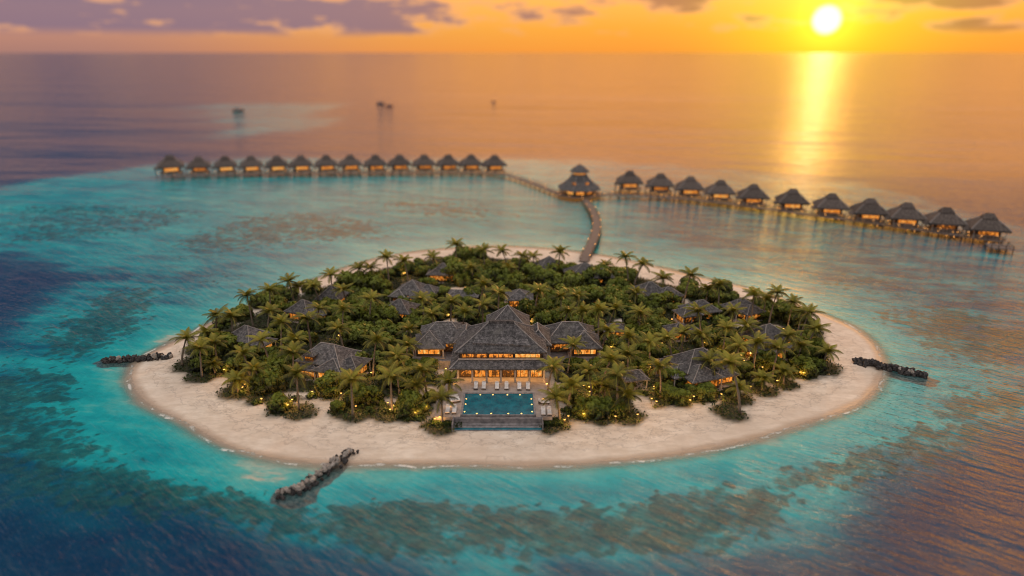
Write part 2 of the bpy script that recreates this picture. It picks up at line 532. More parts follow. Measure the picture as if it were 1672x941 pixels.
    foam = t.math('MULTIPLY', t.smooth(fl, .12, .42, 1, 0), t.smooth(fo, .45, .62, .0, .85))
    col = t.mix(foam, col, (.75, .70, .64))
    dif = t.n('ShaderNodeBsdfDiffuse'); t.l(col, dif.inputs[0])
    tr = t.n('ShaderNodeBsdfTransparent')
    alpha = t.math('ADD', t.math('MULTIPLY', t.smooth(shore, -.4, 3.0), 1.0), t.math('MULTIPLY', foam, .9), clamp=True)
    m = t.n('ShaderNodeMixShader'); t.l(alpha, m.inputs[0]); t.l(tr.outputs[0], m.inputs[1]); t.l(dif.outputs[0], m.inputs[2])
    gl = t.n('ShaderNodeBsdfGlossy'); gl.inputs['Roughness'].default_value = .08; t.l(b.outputs[0], gl.inputs['Normal'])
    fr = t.n('ShaderNodeFresnel'); fr.inputs[0].default_value = 1.50; t.l(b.outputs[0], fr.inputs['Normal'])
    ff = t.math('MULTIPLY', fr.outputs[0], t.smooth(shore, -.8, 3.0, .35, 1.0))
    m2_ = t.n('ShaderNodeMixShader'); t.l(ff, m2_.inputs[0]); t.l(m.outputs[0], m2_.inputs[1]); t.l(gl.outputs[0], m2_.inputs[2])
    return t.out(m2_.outputs[0])


# the right hand water is more open to the wind than the lee side
expo = sstep(X + (Y - 150) * .25, -60, 60)
amp = (.36 + .80 * expo) * (1 - (.2 + .55 * expo) * sstep(Y, 150, 420)) * (1 - .25 * sstep(Y, 400, 1500))
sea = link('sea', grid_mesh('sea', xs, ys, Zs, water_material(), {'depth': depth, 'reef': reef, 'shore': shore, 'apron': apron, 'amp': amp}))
tag(sea, 'calm turquoise lagoon and open sea around the island', kind='structure')

# ------------------------------------------------------------------ content tables (photo pixels)
# palms: crown centre x, y, trunk height, kind (0 tall, 1 low bush palm)
PALMS = [(302, 551, 6), (353, 514, 6.5), (377, 519, 6.5), (403, 481, 8), (439, 471, 8), (472, 460, 8), (512, 463, 7), (540, 447, 8), (632, 423, 8), (606, 435, 6), (586, 439, 6), (661, 428, 6.5),
         (326, 569, 6), (337, 540, 5), (398, 575, 6.5), (428, 553, 7), (439, 508, 6), (459, 527, 7), (502, 521, 7.5), (486, 470, 6), (554, 540, 6), (605, 489, 6.5), (613, 559, 7.5), (669, 537, 7.5),
         (484, 610, 7.5), (478, 578, 6), (481, 556, 5), (637, 613, 7.5), (648, 581, 6.5), (691, 600, 6.5), (573, 620, 6.5), (385, 618, 3), (347, 594, 2.2), (682, 628, 3.5), (736, 492, 8), (759, 507, 7.5), (788, 499, 7.5),
         (706, 512, 7), (721, 650, 5), (733, 625, 3.5), (927, 504, 7.5), (952, 507, 7.5), (978, 511, 7.5), (1046, 509, 6.5), (1027, 548, 7.5), (992, 541, 7), (995, 588, 7.5), (1009, 612, 7.5), (962, 606, 6),
         (901, 598, 6.5), (933, 627, 5.5), (909, 650, 5), (1025, 644, 4), (988, 630, 3.5), (707, 421, 6.5), (744, 402, 8), (790, 411, 6.5), (821, 409, 7.5), (852, 416, 6), (871, 418, 5), (914, 412, 7.5),
         (989, 432, 4), (789, 464, 7.5), (814, 480, 7.5), (916, 482, 7), (878, 477, 6.5), (942, 484, 6), (1022, 420, 8.5), (1048, 431, 8), (1083, 454, 5.5), (1126, 451, 8.5), (1175, 463, 8), (1231, 484, 7), (1269, 473, 8.5),
         (1296, 489, 8), (1320, 510, 8.5), (1038, 476, 6), (1198, 505, 7), (1142, 511, 7.5), (1186, 532, 7), (1091, 549, 7), (1025, 580, 6), (1043, 508, 6), (1116, 543, 6), (1147, 548, 6), (1206, 565, 7), (1236, 559, 6.5),
         (1288, 543, 8.5), (1330, 537, 6.5), (1351, 571, 4), (1196, 597, 9), (1078, 600, 6.5), (1282, 605, 2.8), (1247, 617, 2.5), (1207, 632, 2.5), (1155, 473, 6), (1250, 488, 5.5), (1309, 508, 6),
         (646, 600, 5), (520, 500, 6), (560, 505, 6), (690, 488, 6), (665, 560, 6), (350, 560, 5), (415, 600, 5), (1062, 560, 6), (1160, 590, 5), (1270, 570, 6), (1308, 560, 6), (1222, 530, 6), (935, 560, 6.5), (1005, 499, 6.5), (830, 436, 5), (560, 470, 6.5), (770, 435, 5)]
# broadleaf trees: centre x, y, radius in px
TREES = [(360, 560, 28), (338, 578, 20), (446, 494, 20), (468, 506, 22), (573, 467, 27), (612, 460, 22), (600, 513, 26), (628, 518, 24), (583, 546, 28), (630, 540, 22), (530, 528, 20), (452, 596, 26),
         (436, 622, 28), (456, 652, 20), (538, 626, 24), (586, 641, 24), (604, 640, 20), (672, 657, 26), (348, 552, 20), (745, 446, 26), (766, 446, 26), (722, 446, 20), (778, 418, 20), (758, 420, 20), (737, 424, 13),
         (819, 456, 22), (840, 458, 20), (819, 437, 20), (849, 431, 15), (868, 448, 22), (888, 453, 22), (906, 440, 20), (919, 458, 20), (934, 462, 22), (957, 453, 24), (978, 450, 22), (884, 482, 24), (903, 488, 26), (925, 486, 22),
         (945, 484, 22), (967, 486, 24), (993, 482, 22), (866, 505, 22), (888, 521, 20), (610, 462, 24), (676, 434, 18), (656, 438, 18), (613, 516, 20), (648, 540, 20), (665, 662, 20), (958, 660, 24), (980, 661, 24),
         (928, 640, 17), (1040, 594, 20), (1054, 543, 22), (976, 456, 22), (1020, 452, 22), (1004, 441, 14), (1011, 495, 22), (1024, 503, 20), (1000, 482, 18), (1081, 492, 22), (1068, 508, 18), (1060, 533, 24), (1056, 573, 22),
         (1048, 586, 20), (1119, 472, 18), (1151, 480, 17), (1170, 483, 16), (1193, 483, 15), (1244, 495, 17), (1256, 503, 18), (1280, 505, 22), (1307, 518, 22), (1317, 572, 28), (1311, 594, 24), (1334, 590, 16), (1294, 570, 20),
         (1247, 584, 22), (1150, 633, 20), (1134, 630, 18), (1096, 636, 19), (1084, 632, 14), (1113, 642, 15), (1161, 546, 20), (1146, 552, 18), (973, 655, 18), (1014, 664, 15), (500, 590, 15), (400, 548, 16), (415, 572, 18),
         (382, 590, 20), (325, 590, 17), (560, 580, 14), (648, 505, 20), (668, 512, 18), (690, 530, 18), (700, 460, 16), (765, 515, 18), (795, 520, 16), (700, 562, 16), (620, 580, 18), (660, 620, 18), (700, 640, 12), (790, 448, 18),
         (915, 520, 22), (945, 525, 20), (975, 530, 20), (1005, 555, 18), (1020, 570, 16), (985, 575, 16), (1090, 575, 18), (1075, 545, 16), (1215, 500, 14), (1180, 520, 16), (1215, 600, 16), (1265, 590, 18), (1110, 500, 14), (1035, 520, 18),
         (640, 478, 14), (560, 522, 18), (505, 545, 14), (470, 555, 16), (630, 445, 14), (590, 485, 16), (690, 440, 14), (1270, 540, 15), (1190, 560, 16), (1170, 575, 14), (550, 655, 12), (855, 470, 12), (800, 492, 14), (660, 490, 12)]
FR = random.Random(31)
VC = [(534, 572, 9), (401, 540, 7), (503, 495, 7), (540, 468, 5), (673, 467, 8), (652, 497, 6), (723, 434, 6), (848, 478, 5), (897, 422, 5), (960, 436, 8), (757, 476, 5), (968, 482, 5), (738, 527, 4), (1070, 470, 8), (1142, 497, 7), (1212, 498, 7), (1253, 543, 8), (1108, 530, 5), (1138, 590, 10), (1034, 610, 6), (1004, 529, 4), (1086, 586, 4), (820, 560, 17), (715, 560, 10), (945, 565, 11), (820, 640, 16), (700, 478, 3), (845, 497, 5), (735, 528, 3), (1200, 529, 4)]
VC = [P(a, b)[:2] + (r_,) for a, b, r_ in VC]
_ex = [P(a, b, 1.8)[:2] for a, b, c in TREES]
n_try = 0
while n_try < 6000 and len(TREES) < 245:
    n_try += 1
    a, b = FR.uniform(320, 1345), FR.uniform(425, 640)
    # stay inside the planted oval
    if ((a - 832) / 505) ** 2 + ((b - (545 + (a - 832) * .0)) / (118 if b < 545 else 88)) ** 2 > .93: continue
    q = P(a, b, 1.8)
    if any(math.hypot(q[0] - v[0], q[1] - v[1]) < v[2] for v in VC): continue
    if any(math.hypot(q[0] - v[0], q[1] - v[1]) < 3.1 for v in _ex): continue
    _ex.append(q[:2]); TREES.append((a, b, FR.uniform(13, 20) * (170 / (q[1] * CT + H * ST)) ** .5))
# small round shrubs
SHRUBS = [(557, 670, 7, 'small round clipped bush standing alone on the white beach beside the tree bed'), (345, 604, 12, None), (455, 662, 13, None), (683, 680, 12, None), (480, 650, 10, None), (720, 660, 9, None), (745, 640, 9, None), (893, 640, 9, None), (925, 668, 11, None),
          (1010, 655, 14, None), (1240, 624, 10, None), (1262, 612, 9, None), (1223, 520, 13, None), (1217, 536, 12, None), (1102, 608, 10, None), (735, 610, 12, None), (700, 615, 13, None), (768, 522, 12, None), (893, 528, 13, None),
          (618, 655, 14, None), (640, 668, 13, None), (603, 668, 13, None), (1050, 640, 9, None), (1160, 650, 10, None), (1190, 640, 10, None), (1100, 655, 10, None), (1000, 672, 9, None), (1022, 668, 8, None), (960, 676, 10, None), (940, 672, 9, None),
          (395, 640, 9, None), (420, 655, 10, None), (510, 645, 11, None), (535, 640, 10, None), (1300, 600, 10, None), (1330, 605, 10, None), (575, 655, 10, None), (590, 660, 10, None), (655, 676, 11, None), (668, 680, 11, None), (1068, 470, 10, None), (1100, 492, 10, None), (718, 470, 10, None)]
LAMPS = [(328, 592), (333, 583), (366, 604), (400, 628), (405, 608), (396, 633), (486, 657), (470, 661), (477, 653), (516, 611), (510, 640), (520, 634), (551, 629), (557, 643), (581, 664), (606, 609), (633, 658), (642, 662), (637, 669),
         (684, 672), (678, 674), (697, 665), (553, 548), (503, 553), (513, 549), (651, 611), (682, 624), (427, 652), (659, 447), (554, 476), (734, 664), (742, 627), (728, 602), (710, 684), (718, 681), (922, 686), (928, 680), (888, 652),
         (893, 627), (962, 632), (953, 630), (1004, 666), (1010, 669), (953, 676), (1025, 591), (1000, 565), (1029, 576), (869, 522), (867, 525), (1041, 677), (726, 469), (711, 474), (661, 446), (846, 482), (710, 498), (733, 514), (868, 470),
         (1044, 609), (1062, 600), (1068, 632), (1072, 656), (1064, 651), (1178, 644), (1226, 632), (1127, 654), (1133, 648), (1005, 680), (1215, 589), (1177, 573), (1172, 570), (1269, 622), (1306, 608), (1312, 609), (1327, 574), (1339, 574),
         (1097, 522), (1028, 523), (998, 567), (963, 640), (1223, 545), (1279, 537), (1081, 561), (1291, 505), (1345, 575), (640, 540), (590, 600), (560, 610), (450, 570), (470, 600), (1100, 585), (1150, 560), (1245, 600), (930, 540), (880, 500), (1130, 505), (760, 470), (1210, 580), (1180, 620)]

# ------------------------------------------------------------------ island
xi = axis(SHORE[:, 0].min() - 12, SHORE[:, 0].max() + 12, .8, (SHORE[:, 0].min() - 13, SHORE[:, 0].max() + 13))
yi = axis(SHORE[:, 1].min() - 12, SHORE[:, 1].max() + 12, .8, (SHORE[:, 1].min() - 13, SHORE[:, 1].max() + 13))
XI, YI = np.meshgrid(xi, yi)
sd = poly_sd(XI, YI, SHORE)
hgt = np.where(sd < 0, SEA + .6 * sstep(-sd, 0, 11), SEA - np.clip(sd * .09, 0, 1.2))
hgt = hgt + sstep(-sd, 4, 14) * (fbm(XI, YI, 9, 5) - .5) * .18 * 1.0
# planted zone from the tables
zone = np.full(XI.shape, 1e9)
plants = [P(a, b, h) + (2.6,) for a, b, h in PALMS] + [P(a, b, 2.2) + (r * .105,) for a, b, r in TREES] + [P(s[0], s[1], 0) + (s[2] * .12,) for s in SHRUBS]
CLEAR_PX = [(700, 478, 14, 5), (845, 497, 26, 5), (735, 528, 16, 7), (668, 537, 22, 4), (1030, 527, 24, 6), (590, 520, 7, 4), (1200, 529, 26, 5), (1107, 492, 16, 5), (905, 430, 18, 5), (1045, 605, 10, 7), (725, 605, 14, 5), (925, 600, 15, 5), (610, 556, 10, 4),
            (640, 655, 18, 3), (1050, 660, 14, 10), (700, 640, 12, 7), (820, 650, 110, 40), (490, 645, 20, 3), (1260, 535, 14, 4), (855, 450, 4, 14), (528, 645, 10, 4), (690, 500, 10, 7), (745, 475, 18, 5), (630, 430, 12, 2)]
for p in plants:
    zone = np.minimum(zone, np.hypot(XI - p[0], YI - p[1]) - p[3] - .6)
clear = np.full(XI.shape, 1e9)
for (a, b, w, h_) in CLEAR_PX:
    c = P(a, b); ww = abs(P(a + w, b)[0] - c[0]); hh = abs(P(a, b - h_)[1] - c[1])
    clear = np.minimum(clear, (np.hypot((XI - c[0]) / ww, (YI - c[1]) / hh) - 1) * min(ww, hh))
GP = np.array([P(a, b)[:2] for a, b in [(300, 567), (312, 590), (340, 612), (362, 603), (395, 642), (430, 660), (462, 668), (478, 655), (520, 646), (560, 645), (585, 668), (640, 680), (690, 684), (702, 668), (712, 640), (730, 605), (900, 605), (925, 660), (950, 682), (1000, 680), (1042, 668), (1040, 640), (1075, 655), (1150, 654), (1205, 642), (1262, 618), (1300, 612), (1345, 605), (1358, 575),
    (1335, 530), (1295, 502), (1240, 492), (1180, 482), (1120, 472), (1080, 464), (1030, 450), (1000, 443), (940, 434), (860, 427), (790, 420), (740, 417), (660, 432), (600, 446), (540, 466), (500, 481), (430, 508), (370, 537), (320, 557)]])
gpd = poly_sd(XI, YI, GP)
zone = np.minimum(zone, gpd)
green = (1 - sstep(zone + (fbm(XI, YI, 3, 9) - .5) * 2.5, -.8, .9)) * sstep(clear, -.3, 1.0)


def sand_material():
    t = NT('white_sand')
    co = t.coord('Object')
    s = t.attr('inland'); g = t.attr('green')
    big = t.noise(co, .07, 4, .6); midn = t.noise(t.mapping(co, (.35, .8, 1)), 1.0, 5, .65); fine = t.noise(co, 4.0, 4, .7)
    col = t.mix(t.smooth(midn, .3, .72), (.64, .53, .41), (.82, .71, .58))
    col = t.mix(t.smooth(big, .35, .7, 0, .5), col, (.64, .50, .38))
    # wandering tide lines and foot tracks
    tl = t.math('ABSOLUTE', t.math('SUBTRACT', t.math('FRACT', t.math('ADD', t.math('MULTIPLY', s, .21), t.math('MULTIPLY', t.noise(co, .09, 5, .65), 3.0))), .5))
    col = t.mix(t.smooth(tl, .0, .05, .4, 0), col, (.36, .28, .22))
    tr = t.math('ABSOLUTE', t.math('SUBTRACT', t.noise(t.mapping(co, (.16, .35, 1)), 1.0, 6, .7), .5))
    col = t.mix(t.math('MULTIPLY', t.smooth(tr, .0, .02, .6, 0), t.smooth(s, 3, 6)), col, (.30, .23, .18))
    wet = t.smooth(t.math('ADD', s, t.math('MULTIPLY_ADD', t.noise(co, .12, 3), 1.6, -.8)), .4, 2.0, 1, 0)
    col = t.mix(t.math('MULTIPLY', wet, .75), col, (.40, .29, .20))
    soil = t.mix(t.smooth(fine, .3, .7), (.020, .026, .008), (.05, .045, .022))
    col = t.mix(t.math('MULTIPLY', g, .95), col, soil)
    p = t.n('ShaderNodeBsdfPrincipled'); t.l(col, p.inputs['Base Color'])
    t.l(t.math('SUBTRACT', .92, t.math('MULTIPLY', wet, .45)), p.inputs['Roughness']); p.inputs['Specular IOR Level'].default_value = .2
    b = t.n('ShaderNodeBump'); b.inputs['Distance'].default_value = .25; b.inputs['Strength'].default_value = .5
    t.l(t.math('ADD', t.math('MULTIPLY', fine, .35), t.noise(t.mapping(co, (.5, 1.0, 1)), 1.0, 5, .7)), b.inputs['Height']); t.l(b.outputs[0], p.inputs['Normal'])
    return t.out(p.outputs[0])


isl = link('island_sand', grid_mesh('island_sand', xi, yi, hgt, sand_material(), {'inland': -sd, 'green': green}))
tag(isl, 'pale sand island with a broad beach', kind='structure')


def sample(A, x, y):
    i = int(round((x - xi[0]) / .8)); j = int(round((y - yi[0]) / .8))
    i = max(0, min(len(xi) - 1, i)); j = max(0, min(len(yi) - 1, j))
    return float(A[j, i])


def gz(x, y): return sample(hgt, x, y)


# ------------------------------------------------------------------ landmarks and automatic descriptions
MARKS = [('the swimming pool', 815, 662), ('the main hall', 820, 585), ('the left hall wing', 715, 565), ('the right hall wing', 945, 568),
         ('the left glass dormer villa', 545, 585), ('the leftmost villa', 405, 540), ('the left twin roofed villa', 503, 495), ('the left steep roofed villa', 538, 468),
         ('the many gabled villa', 672, 467), ('the small pyramid roofed villa', 652, 498), ('the far left back villa', 720, 432), ('the central lit pavilion', 848, 480),
         ('the arrival hall by the jetty foot', 955, 436), ('the pointed roof near the jetty', 893, 424), ('the right back twin roofed villa', 1070, 472), ('the right back long roofed villa', 1140, 498),
         ('the right back dark roofed villa', 1218, 500), ('the right two tier villa', 1250, 540), ('the right three roofed villa', 1140, 590), ('the open posted shelter', 1030, 612),
         ('the right end of the trees', 1340, 580), ('the left end of the trees', 318, 572)]
ORD = ['first', 'second', 'third', 'fourth', 'fifth', 'sixth', 'seventh', 'eighth', 'ninth', 'tenth', 'eleventh', 'twelfth']


def describe(items, noun, plural):
    """items: list of (object, px, py, adjective). gives every one its own true label"""
    groups = {}
    for it in items:
        o, x, y, adj = it
        k = min(MARKS, key=lambda m: math.hypot(x - m[1], (y - m[2]) * 1.6))
        dx, dy = x - k[1], (y - k[2]) * 1.6
        if abs(dx) > abs(dy): rel = 'left of' if dx < 0 else 'right of'
        else: rel = 'behind' if dy < 0 else 'in front of'
        groups.setdefault((rel, k[0]), []).append(it)
    for (rel, k), L in groups.items():
        L.sort(key=lambda a: a[1])
        n = len(L)
        for i, (o, x, y, adj) in enumerate(L):
            if n == 1: s = f'{adj} {noun} {rel} {k}'
            elif i == 0: s = f'{adj} {noun} {rel} {k}, leftmost of {n}'
            elif i == n - 1: s = f'{adj} {noun} {rel} {k}, rightmost of {n}'
            else: s = f'{adj} {noun} {rel} {k}, {ORD[i]} from left'
            o['label'] = s


# ------------------------------------------------------------------ roofs and buildings
def hip_pts(wx, wy, z0, z1, ridge, n=5, flare=.12):
    L = []
    for k in range(n + 1):
        t = k / n
        hx = wx + (ridge / 2 - wx) * t; hy = wy * (1 - t)
        if ridge < 0:   # ridge runs along y
            hx = wx * (1 - t); hy = wy + (-ridge / 2 - wy) * t
        z = z0 + (z1 - z0) * (t ** (1 + flare))
        L.append((hx, hy, z))
    return L


def roof_mesh(mb, cx, cy, wx, wy, z0, z1, ridge, thick=.28, caps=None, n=5, capr=.11, flare=.12):
    L = hip_pts(wx, wy, z0, z1, ridge, n, flare)
    rows = []
    for hx, hy, z in L:
        b = len(mb.v)
        # slight sag and unevenness of a hand laid thatch
        mb.v += [(cx - hx, cy - hy, z), (cx + hx, cy - hy, z), (cx + hx, cy + hy, z), (cx - hx, cy + hy, z)]
        rows.append(b)
    for a, b in zip(rows[:-1], rows[1:]):
        for k in range(4):
            k2 = (k + 1) % 4
            mb.f.append((a + k, a + k2, b + k2, b + k))
    # skirt and soffit
    b = len(mb.v); hx, hy, z = L[0]
    mb.v += [(cx - hx + .1, cy - hy + .1, z - thick), (cx + hx - .1, cy - hy + .1, z - thick), (cx + hx - .1, cy + hy - .1, z - thick), (cx - hx + .1, cy + hy - .1, z - thick)]
    for k in range(4):
        k2 = (k + 1) % 4
        mb.f.append((b + k, b + k2, rows[0] + k2, rows[0] + k))
    mb.f.append((b + 3, b + 2, b + 1, b))
    if caps is not None:
        for sx, sy in ((-1, -1), (1, -1), (1, 1), (-1, 1)):
            caps.tube([(cx + sx * hx, cy + sy * hy, z + .03) for hx, hy, z in L], capr, 5)
        hx, hy, z = L[-1]
        if ridge > 0: caps.tube([(cx - hx, cy, z + .04), (cx + hx, cy, z + .04)], capr * 1.2, 5)
        elif ridge < 0: caps.tube([(cx, cy - hy, z + .04), (cx, cy + hy, z + .04)], capr * 1.2, 5)


def window(parent, side, a0, a1, z0, z1, off, bays, mat='pane', depth=.1):
    """a framed glazed opening. side: 'f' faces -y (off = y of the wall), 'r' faces +x, 'l' faces -x"""
    def T(a, d, z):
        if side == 'f': return (a, off - d, z)
        if side == 'r': return (off + d, a, z)
        return (off - d, a, z)

    def bx(mb, a, b, d0, d1, za, zb):
        p, q = T(a, d0, za), T(b, d1, zb)
        mb.box(min(p[0], q[0]), max(p[0], q[0]), min(p[1], q[1]), max(p[1], q[1]), za, zb)
    fr = MB(); w = .09
    bx(fr, a0, a1, .003, depth, z0, z0 + w); bx(fr, a0, a1, .003, depth, z1 - w, z1)
    for i in range(bays + 1):
        c = a0 + w / 2 + (a1 - a0 - w) * i / bays
        bx(fr, c - w / 2, c + w / 2, .003, depth, z0 + w, z1 - w)
    f = fr.build('window', M['darkwood'], parent)
    pn = MB(); bx(pn, a0 + .02, a1 - .02, .004, depth * .4, z0 + .02, z1 - .02)
    pn.build('pane', M[mat], f)
    return f


def module(root, cx, cy, wx, wy, ze, zr, ridge, z0=0.0, inset=1.0, kind='glass', posts=True, lit='pane', roofmat='thatch', sides='frl', capr=.11):
    """one hipped volume: roof (> ridge cap), wall, windows, posts"""
    rb, cb = MB(), MB()
    roof_mesh(rb, cx, cy, wx, wy, ze, zr, ridge, caps=cb, capr=capr)
    r = rb.build('roof', M[roofmat], root)
    cb.build('ridge_cap', M['ridge'], r)
    x0, x1, y0, y1 = cx - wx + inset, cx + wx - inset, cy - wy + inset, cy + wy - inset
    zt = ze - .12
    if kind == 'glass':
        w = MB(); w.box(x0, x1, y0, y1, z0, zt - .2); w.build('wall', M['timber'], root)
        nb = max(2, int((x1 - x0) / 1.1))
        if 'f' in sides: window(root, 'f', x0 + .25, x1 - .25, z0 + .45, zt - .35, y0, nb, lit)
        if 'r' in sides: window(root, 'r', y0 + .3, y1 - .3, z0 + .45, zt - .35, x1, max(2, nb - 1), lit)
        if 'l' in sides: window(root, 'l', y0 + .3, y1 - .3, z0 + .45, zt - .35, x0, max(2, nb - 1), lit)
    if kind == 'plain':
        w = MB(); w.box(x0, x1, y0, y1, z0, zt - .2); w.build('wall', M['cream'], root)
    if posts:
        for sx in (x0 - .45, x1 + .45):
            for sy in (y0 - .45, y1 + .45):
                p = MB(); p.box(sx - .11, sx + .11, sy - .11, sy + .11, z0, zt - .17); p.build('post', M['cream'], root)
        fl = MB(); fl.box(x0 - .8, x1 + .8, y0 - .8, y1 + .8, z0 - .25, z0 - .02); fl.build('floor_slab', M['paving'], root)
    return r


def villa(name, label, px, py, rz, mods, cat='villa', zapex=5.5):
    """px,py: where the main roof peak shows in the photo"""
    x, y, _ = P(px, py, zapex)
    root = empty(name, (x, y, gz(x, y)), rz, label, cat, 'thatched villas among the island trees')
    root.scale = (.82, .82, .9)
    for m in mods:
        module(root, *m[:7], z0=.3, **(m[7] if len(m) > 7 else {}))
    return root


def dormer(root, cx, cy, z):
    """small lit dormer standing out of a roof slope"""
    rb, cb = MB(), MB()
    roof_mesh(rb, cx, cy, 1.5, 1.3, z + .9, z + 2.1, 0, thick=.15, caps=cb, capr=.07)
    d = rb.build('dormer', M['thatch'], root); cb.build('ridge_cap', M['ridge'], d)
    w = MB(); w.box(cx - 1.1, cx + 1.1, cy - .95, cy + 1.2, z - .4, z + .7); w.build('wall', M['timber'], d)
    # its window faces the beach
    fr = MB(); fr.box(cx - 1.0, cx + 1.0, cy - 1.02, cy - .953, z + .15, z + .65); fr.build('pane', M['pane'], d)


G = dict
V = villa
v = V('villa', 'wide grey roofed villa with a pointed glazed dormer behind the left beach trees', 534, 556, R(-18),
      [(0, 0, 6.2, 5.0, 3.6, 6.6, 3.6), (3.6, -3.4, 4.0, 3.6, 3.0, 4.9, 0, G(lit='pane_bright')), (6.4, -.3, 3.6, 3.6, 2.9, 4.6, 0), (-2.6, -4.2, 3.8, 2.4, 2.6, 3.5, 1.5)], zapex=6.6)
dormer(v, -2.4, -3.5, 4.2)
V('villa', 'low grey thatched villa among trees, leftmost roof on the island', 401, 528, R(-25), [(0, 0, 4.6, 4.0, 2.9, 5.4, 1.2), (4.8, -.8, 3.6, 3.0, 2.5, 3.9, 1.5)], zapex=5.4)
V('villa', 'villa with two grey hipped roofs side by side among the left trees', 494, 486, R(-22), [(0, 0, 4.2, 3.8, 2.9, 5.5, 0.8), (4.6, -1.6, 3.6, 3.2, 2.6, 4.3, 0)], zapex=5.5)
V('villa', 'small steep grey roof near the left back beach behind bushy trees', 540, 463, R(-10), [(0, 0, 4.0, 3.8, 2.7, 5.8, 0)], zapex=5.8)
v = V('villa', 'villa with several pointed grey gables and warm lit rooms left of centre', 673, 453, R(-12), [(0, 0, 5.4, 4.6, 3.0, 6.2, 0), (3.6, -3.0, 3.4, 3.0, 2.7, 4.4, 0, G(lit='pane_bright')), (-3.2, -3.2, 2.8, 2.6, 2.6, 4.1, 0), (4.4, 1.6, 3.4, 3.0, 2.8, 4.5, 1)], zapex=6.2)
V('villa', 'small square villa with a pyramid roof and glowing front windows, left of centre', 652, 485, R(-14), [(0, 0, 4.6, 4.2, 2.9, 5.4, .8, G(lit='pane_bright'))], zapex=5.4)
V('villa', 'far pointed thatched roof half hidden behind trees at the left back', 723, 426, R(-4), [(0, 0, 5.2, 4.2, 2.8, 5.6, 0)], zapex=5.6)
V('pavilion', 'little square lit pavilion facing the sand court in the island centre', 848, 469, R(0), [(0, 0, 4.3, 3.8, 2.9, 5.0, 0, G(lit='pane_bright'))], 'pavilion', zapex=5.0)
V('villa', 'pointed dark roof by the back beach just left of the jetty foot', 897, 415, R(8), [(0, 0, 5.4, 4.6, 2.6, 6.2, 0), (-4, -1.5, 3, 2.6, 2.4, 3.9, 0)], zapex=6.2)
V('arrival_hall', 'broad grey domed roof of the arrival hall at the jetty foot', 955, 426, R(6), [(0, 0, 6.6, 5.2, 2.8, 6.2, 1.0), (5.6, -.8, 4.0, 3.6, 2.4, 4.4, 1)], 'pavilion', zapex=6.2)
V('villa', 'flat grey thatched roof almost buried in trees left of the little pavilion', 757, 472, R(-5), [(0, 0, 5.0, 3.4, 2.2, 3.2, 5)], zapex=3.2)
V('villa', 'flat brown grey roof half buried in trees right of the little pavilion', 968, 478, R(4), [(0, 0, 4.6, 3.2, 2.2, 3.3, 4)], zapex=3.3)
V('villa', 'low grey roof among palms left behind the main hall', 738, 524, R(-4), [(0, 0, 3.6, 2.8, 2.2, 3.3, 3)], zapex=3.3)
V('villa', 'villa with two overlapping grey hipped roofs near the right back beach', 1062, 457, R(14), [(0, 0, 5.0, 4.2, 2.9, 5.6, 1), (4.6, -3.0, 4.2, 3.4, 2.7, 4.7, .8)], zapex=5.6)
V('villa', 'villa with a long grey roof partly behind a palm at the right back', 1144, 487, R(18), [(0, 0, 5.0, 3.8, 2.8, 5.2, 2), (-4.6, -1.2, 3.4, 3.0, 2.6, 4.3, 1)], zapex=5.2)
V('villa', 'dark roofed villa with white posts close to the right back beach', 1210, 485, R(24), [(0, 0, 4.6, 3.8, 2.9, 5.2, 2.5, G(kind='open')), (1.5, -2.4, 3.6, 3, 2.6, 4.2, 0, G(kind='glass'))], zapex=5.2)
v = V('villa', 'two tier grey roofed villa with lit rooms among palms near the right tip', 1255, 525, R(26), [(0, 0, 5.6, 4.8, 4.0, 7.0, 1.4, G(lit='pane_bright')), (.5, -4.0, 4.2, 2.8, 2.8, 4.2, 0, G(lit='pane_bright')), (-5.2, -1.6, 3.4, 3.2, 3.0, 4.7, 1)], zapex=7.0)
V('villa', 'small grey roof peeping between palms right of the main hall', 1108, 525, R(14), [(0, 0, 3.4, 3.0, 2.4, 4.0, 0), (3.2, -.8, 3, 2.6, 2.2, 3.3, 1)], zapex=4.0)
v = V('villa', 'large villa with glowing yellow windows under three grey hips near the right beach', 1142, 564, R(20),
      [(0, 0, 6.2, 5.0, 3.8, 6.8, 2.4), (-2.4, -4.2, 4.4, 3.8, 3.1, 5.2, 0, G(lit='pane_bright')), (-5.6, -1.2, 3.6, 3.2, 2.9, 4.5, 1), (3.6, -4.4, 3.2, 2.6, 2.6, 3.7, 1, G(lit='pane_bright'))], zapex=6.8)
dormer(v, 3.0, -3.0, 4.2)
V('shelter', 'small open grey roofed shelter on pale posts at the beach edge right of the pool', 1034, 602, R(12), [(0, 0, 3.2, 2.6, 2.6, 3.9, 2.4, G(kind='open'))], 'shelter', zapex=3.9)
V('villa', 'low shingled roof in the trees behind the right wing of the main hall', 1004, 526, R(6), [(0, 0, 3.6, 2.6, 2.3, 3.5, 2)], zapex=3.5)
V('villa', 'low grey annex roof behind the villa with glowing windows at the right', 1086, 583, R(8), [(0, 0, 3.2, 2.4, 2.3, 3.4, 2)], zapex=3.4)

# ------------------------------------------------------------------ main hall
TZ = 1.2
fx0, fy, _ = P(746, 625, TZ); fx1 = P(890, 625, TZ)[0]
hx, hw = (fx0 + fx1) / 2, (fx1 - fx0) / 2
hall = empty('main_hall', (hx, fy, TZ), 0, 'large two storey resort hall with tiered grey thatched roofs behind the pool', 'resort hall')
hc = 6.4
w = MB(); w.box(-hw, hw, 2.2, 2 * hc, 0, 3.25); w.build('wall', M['timber'], hall)
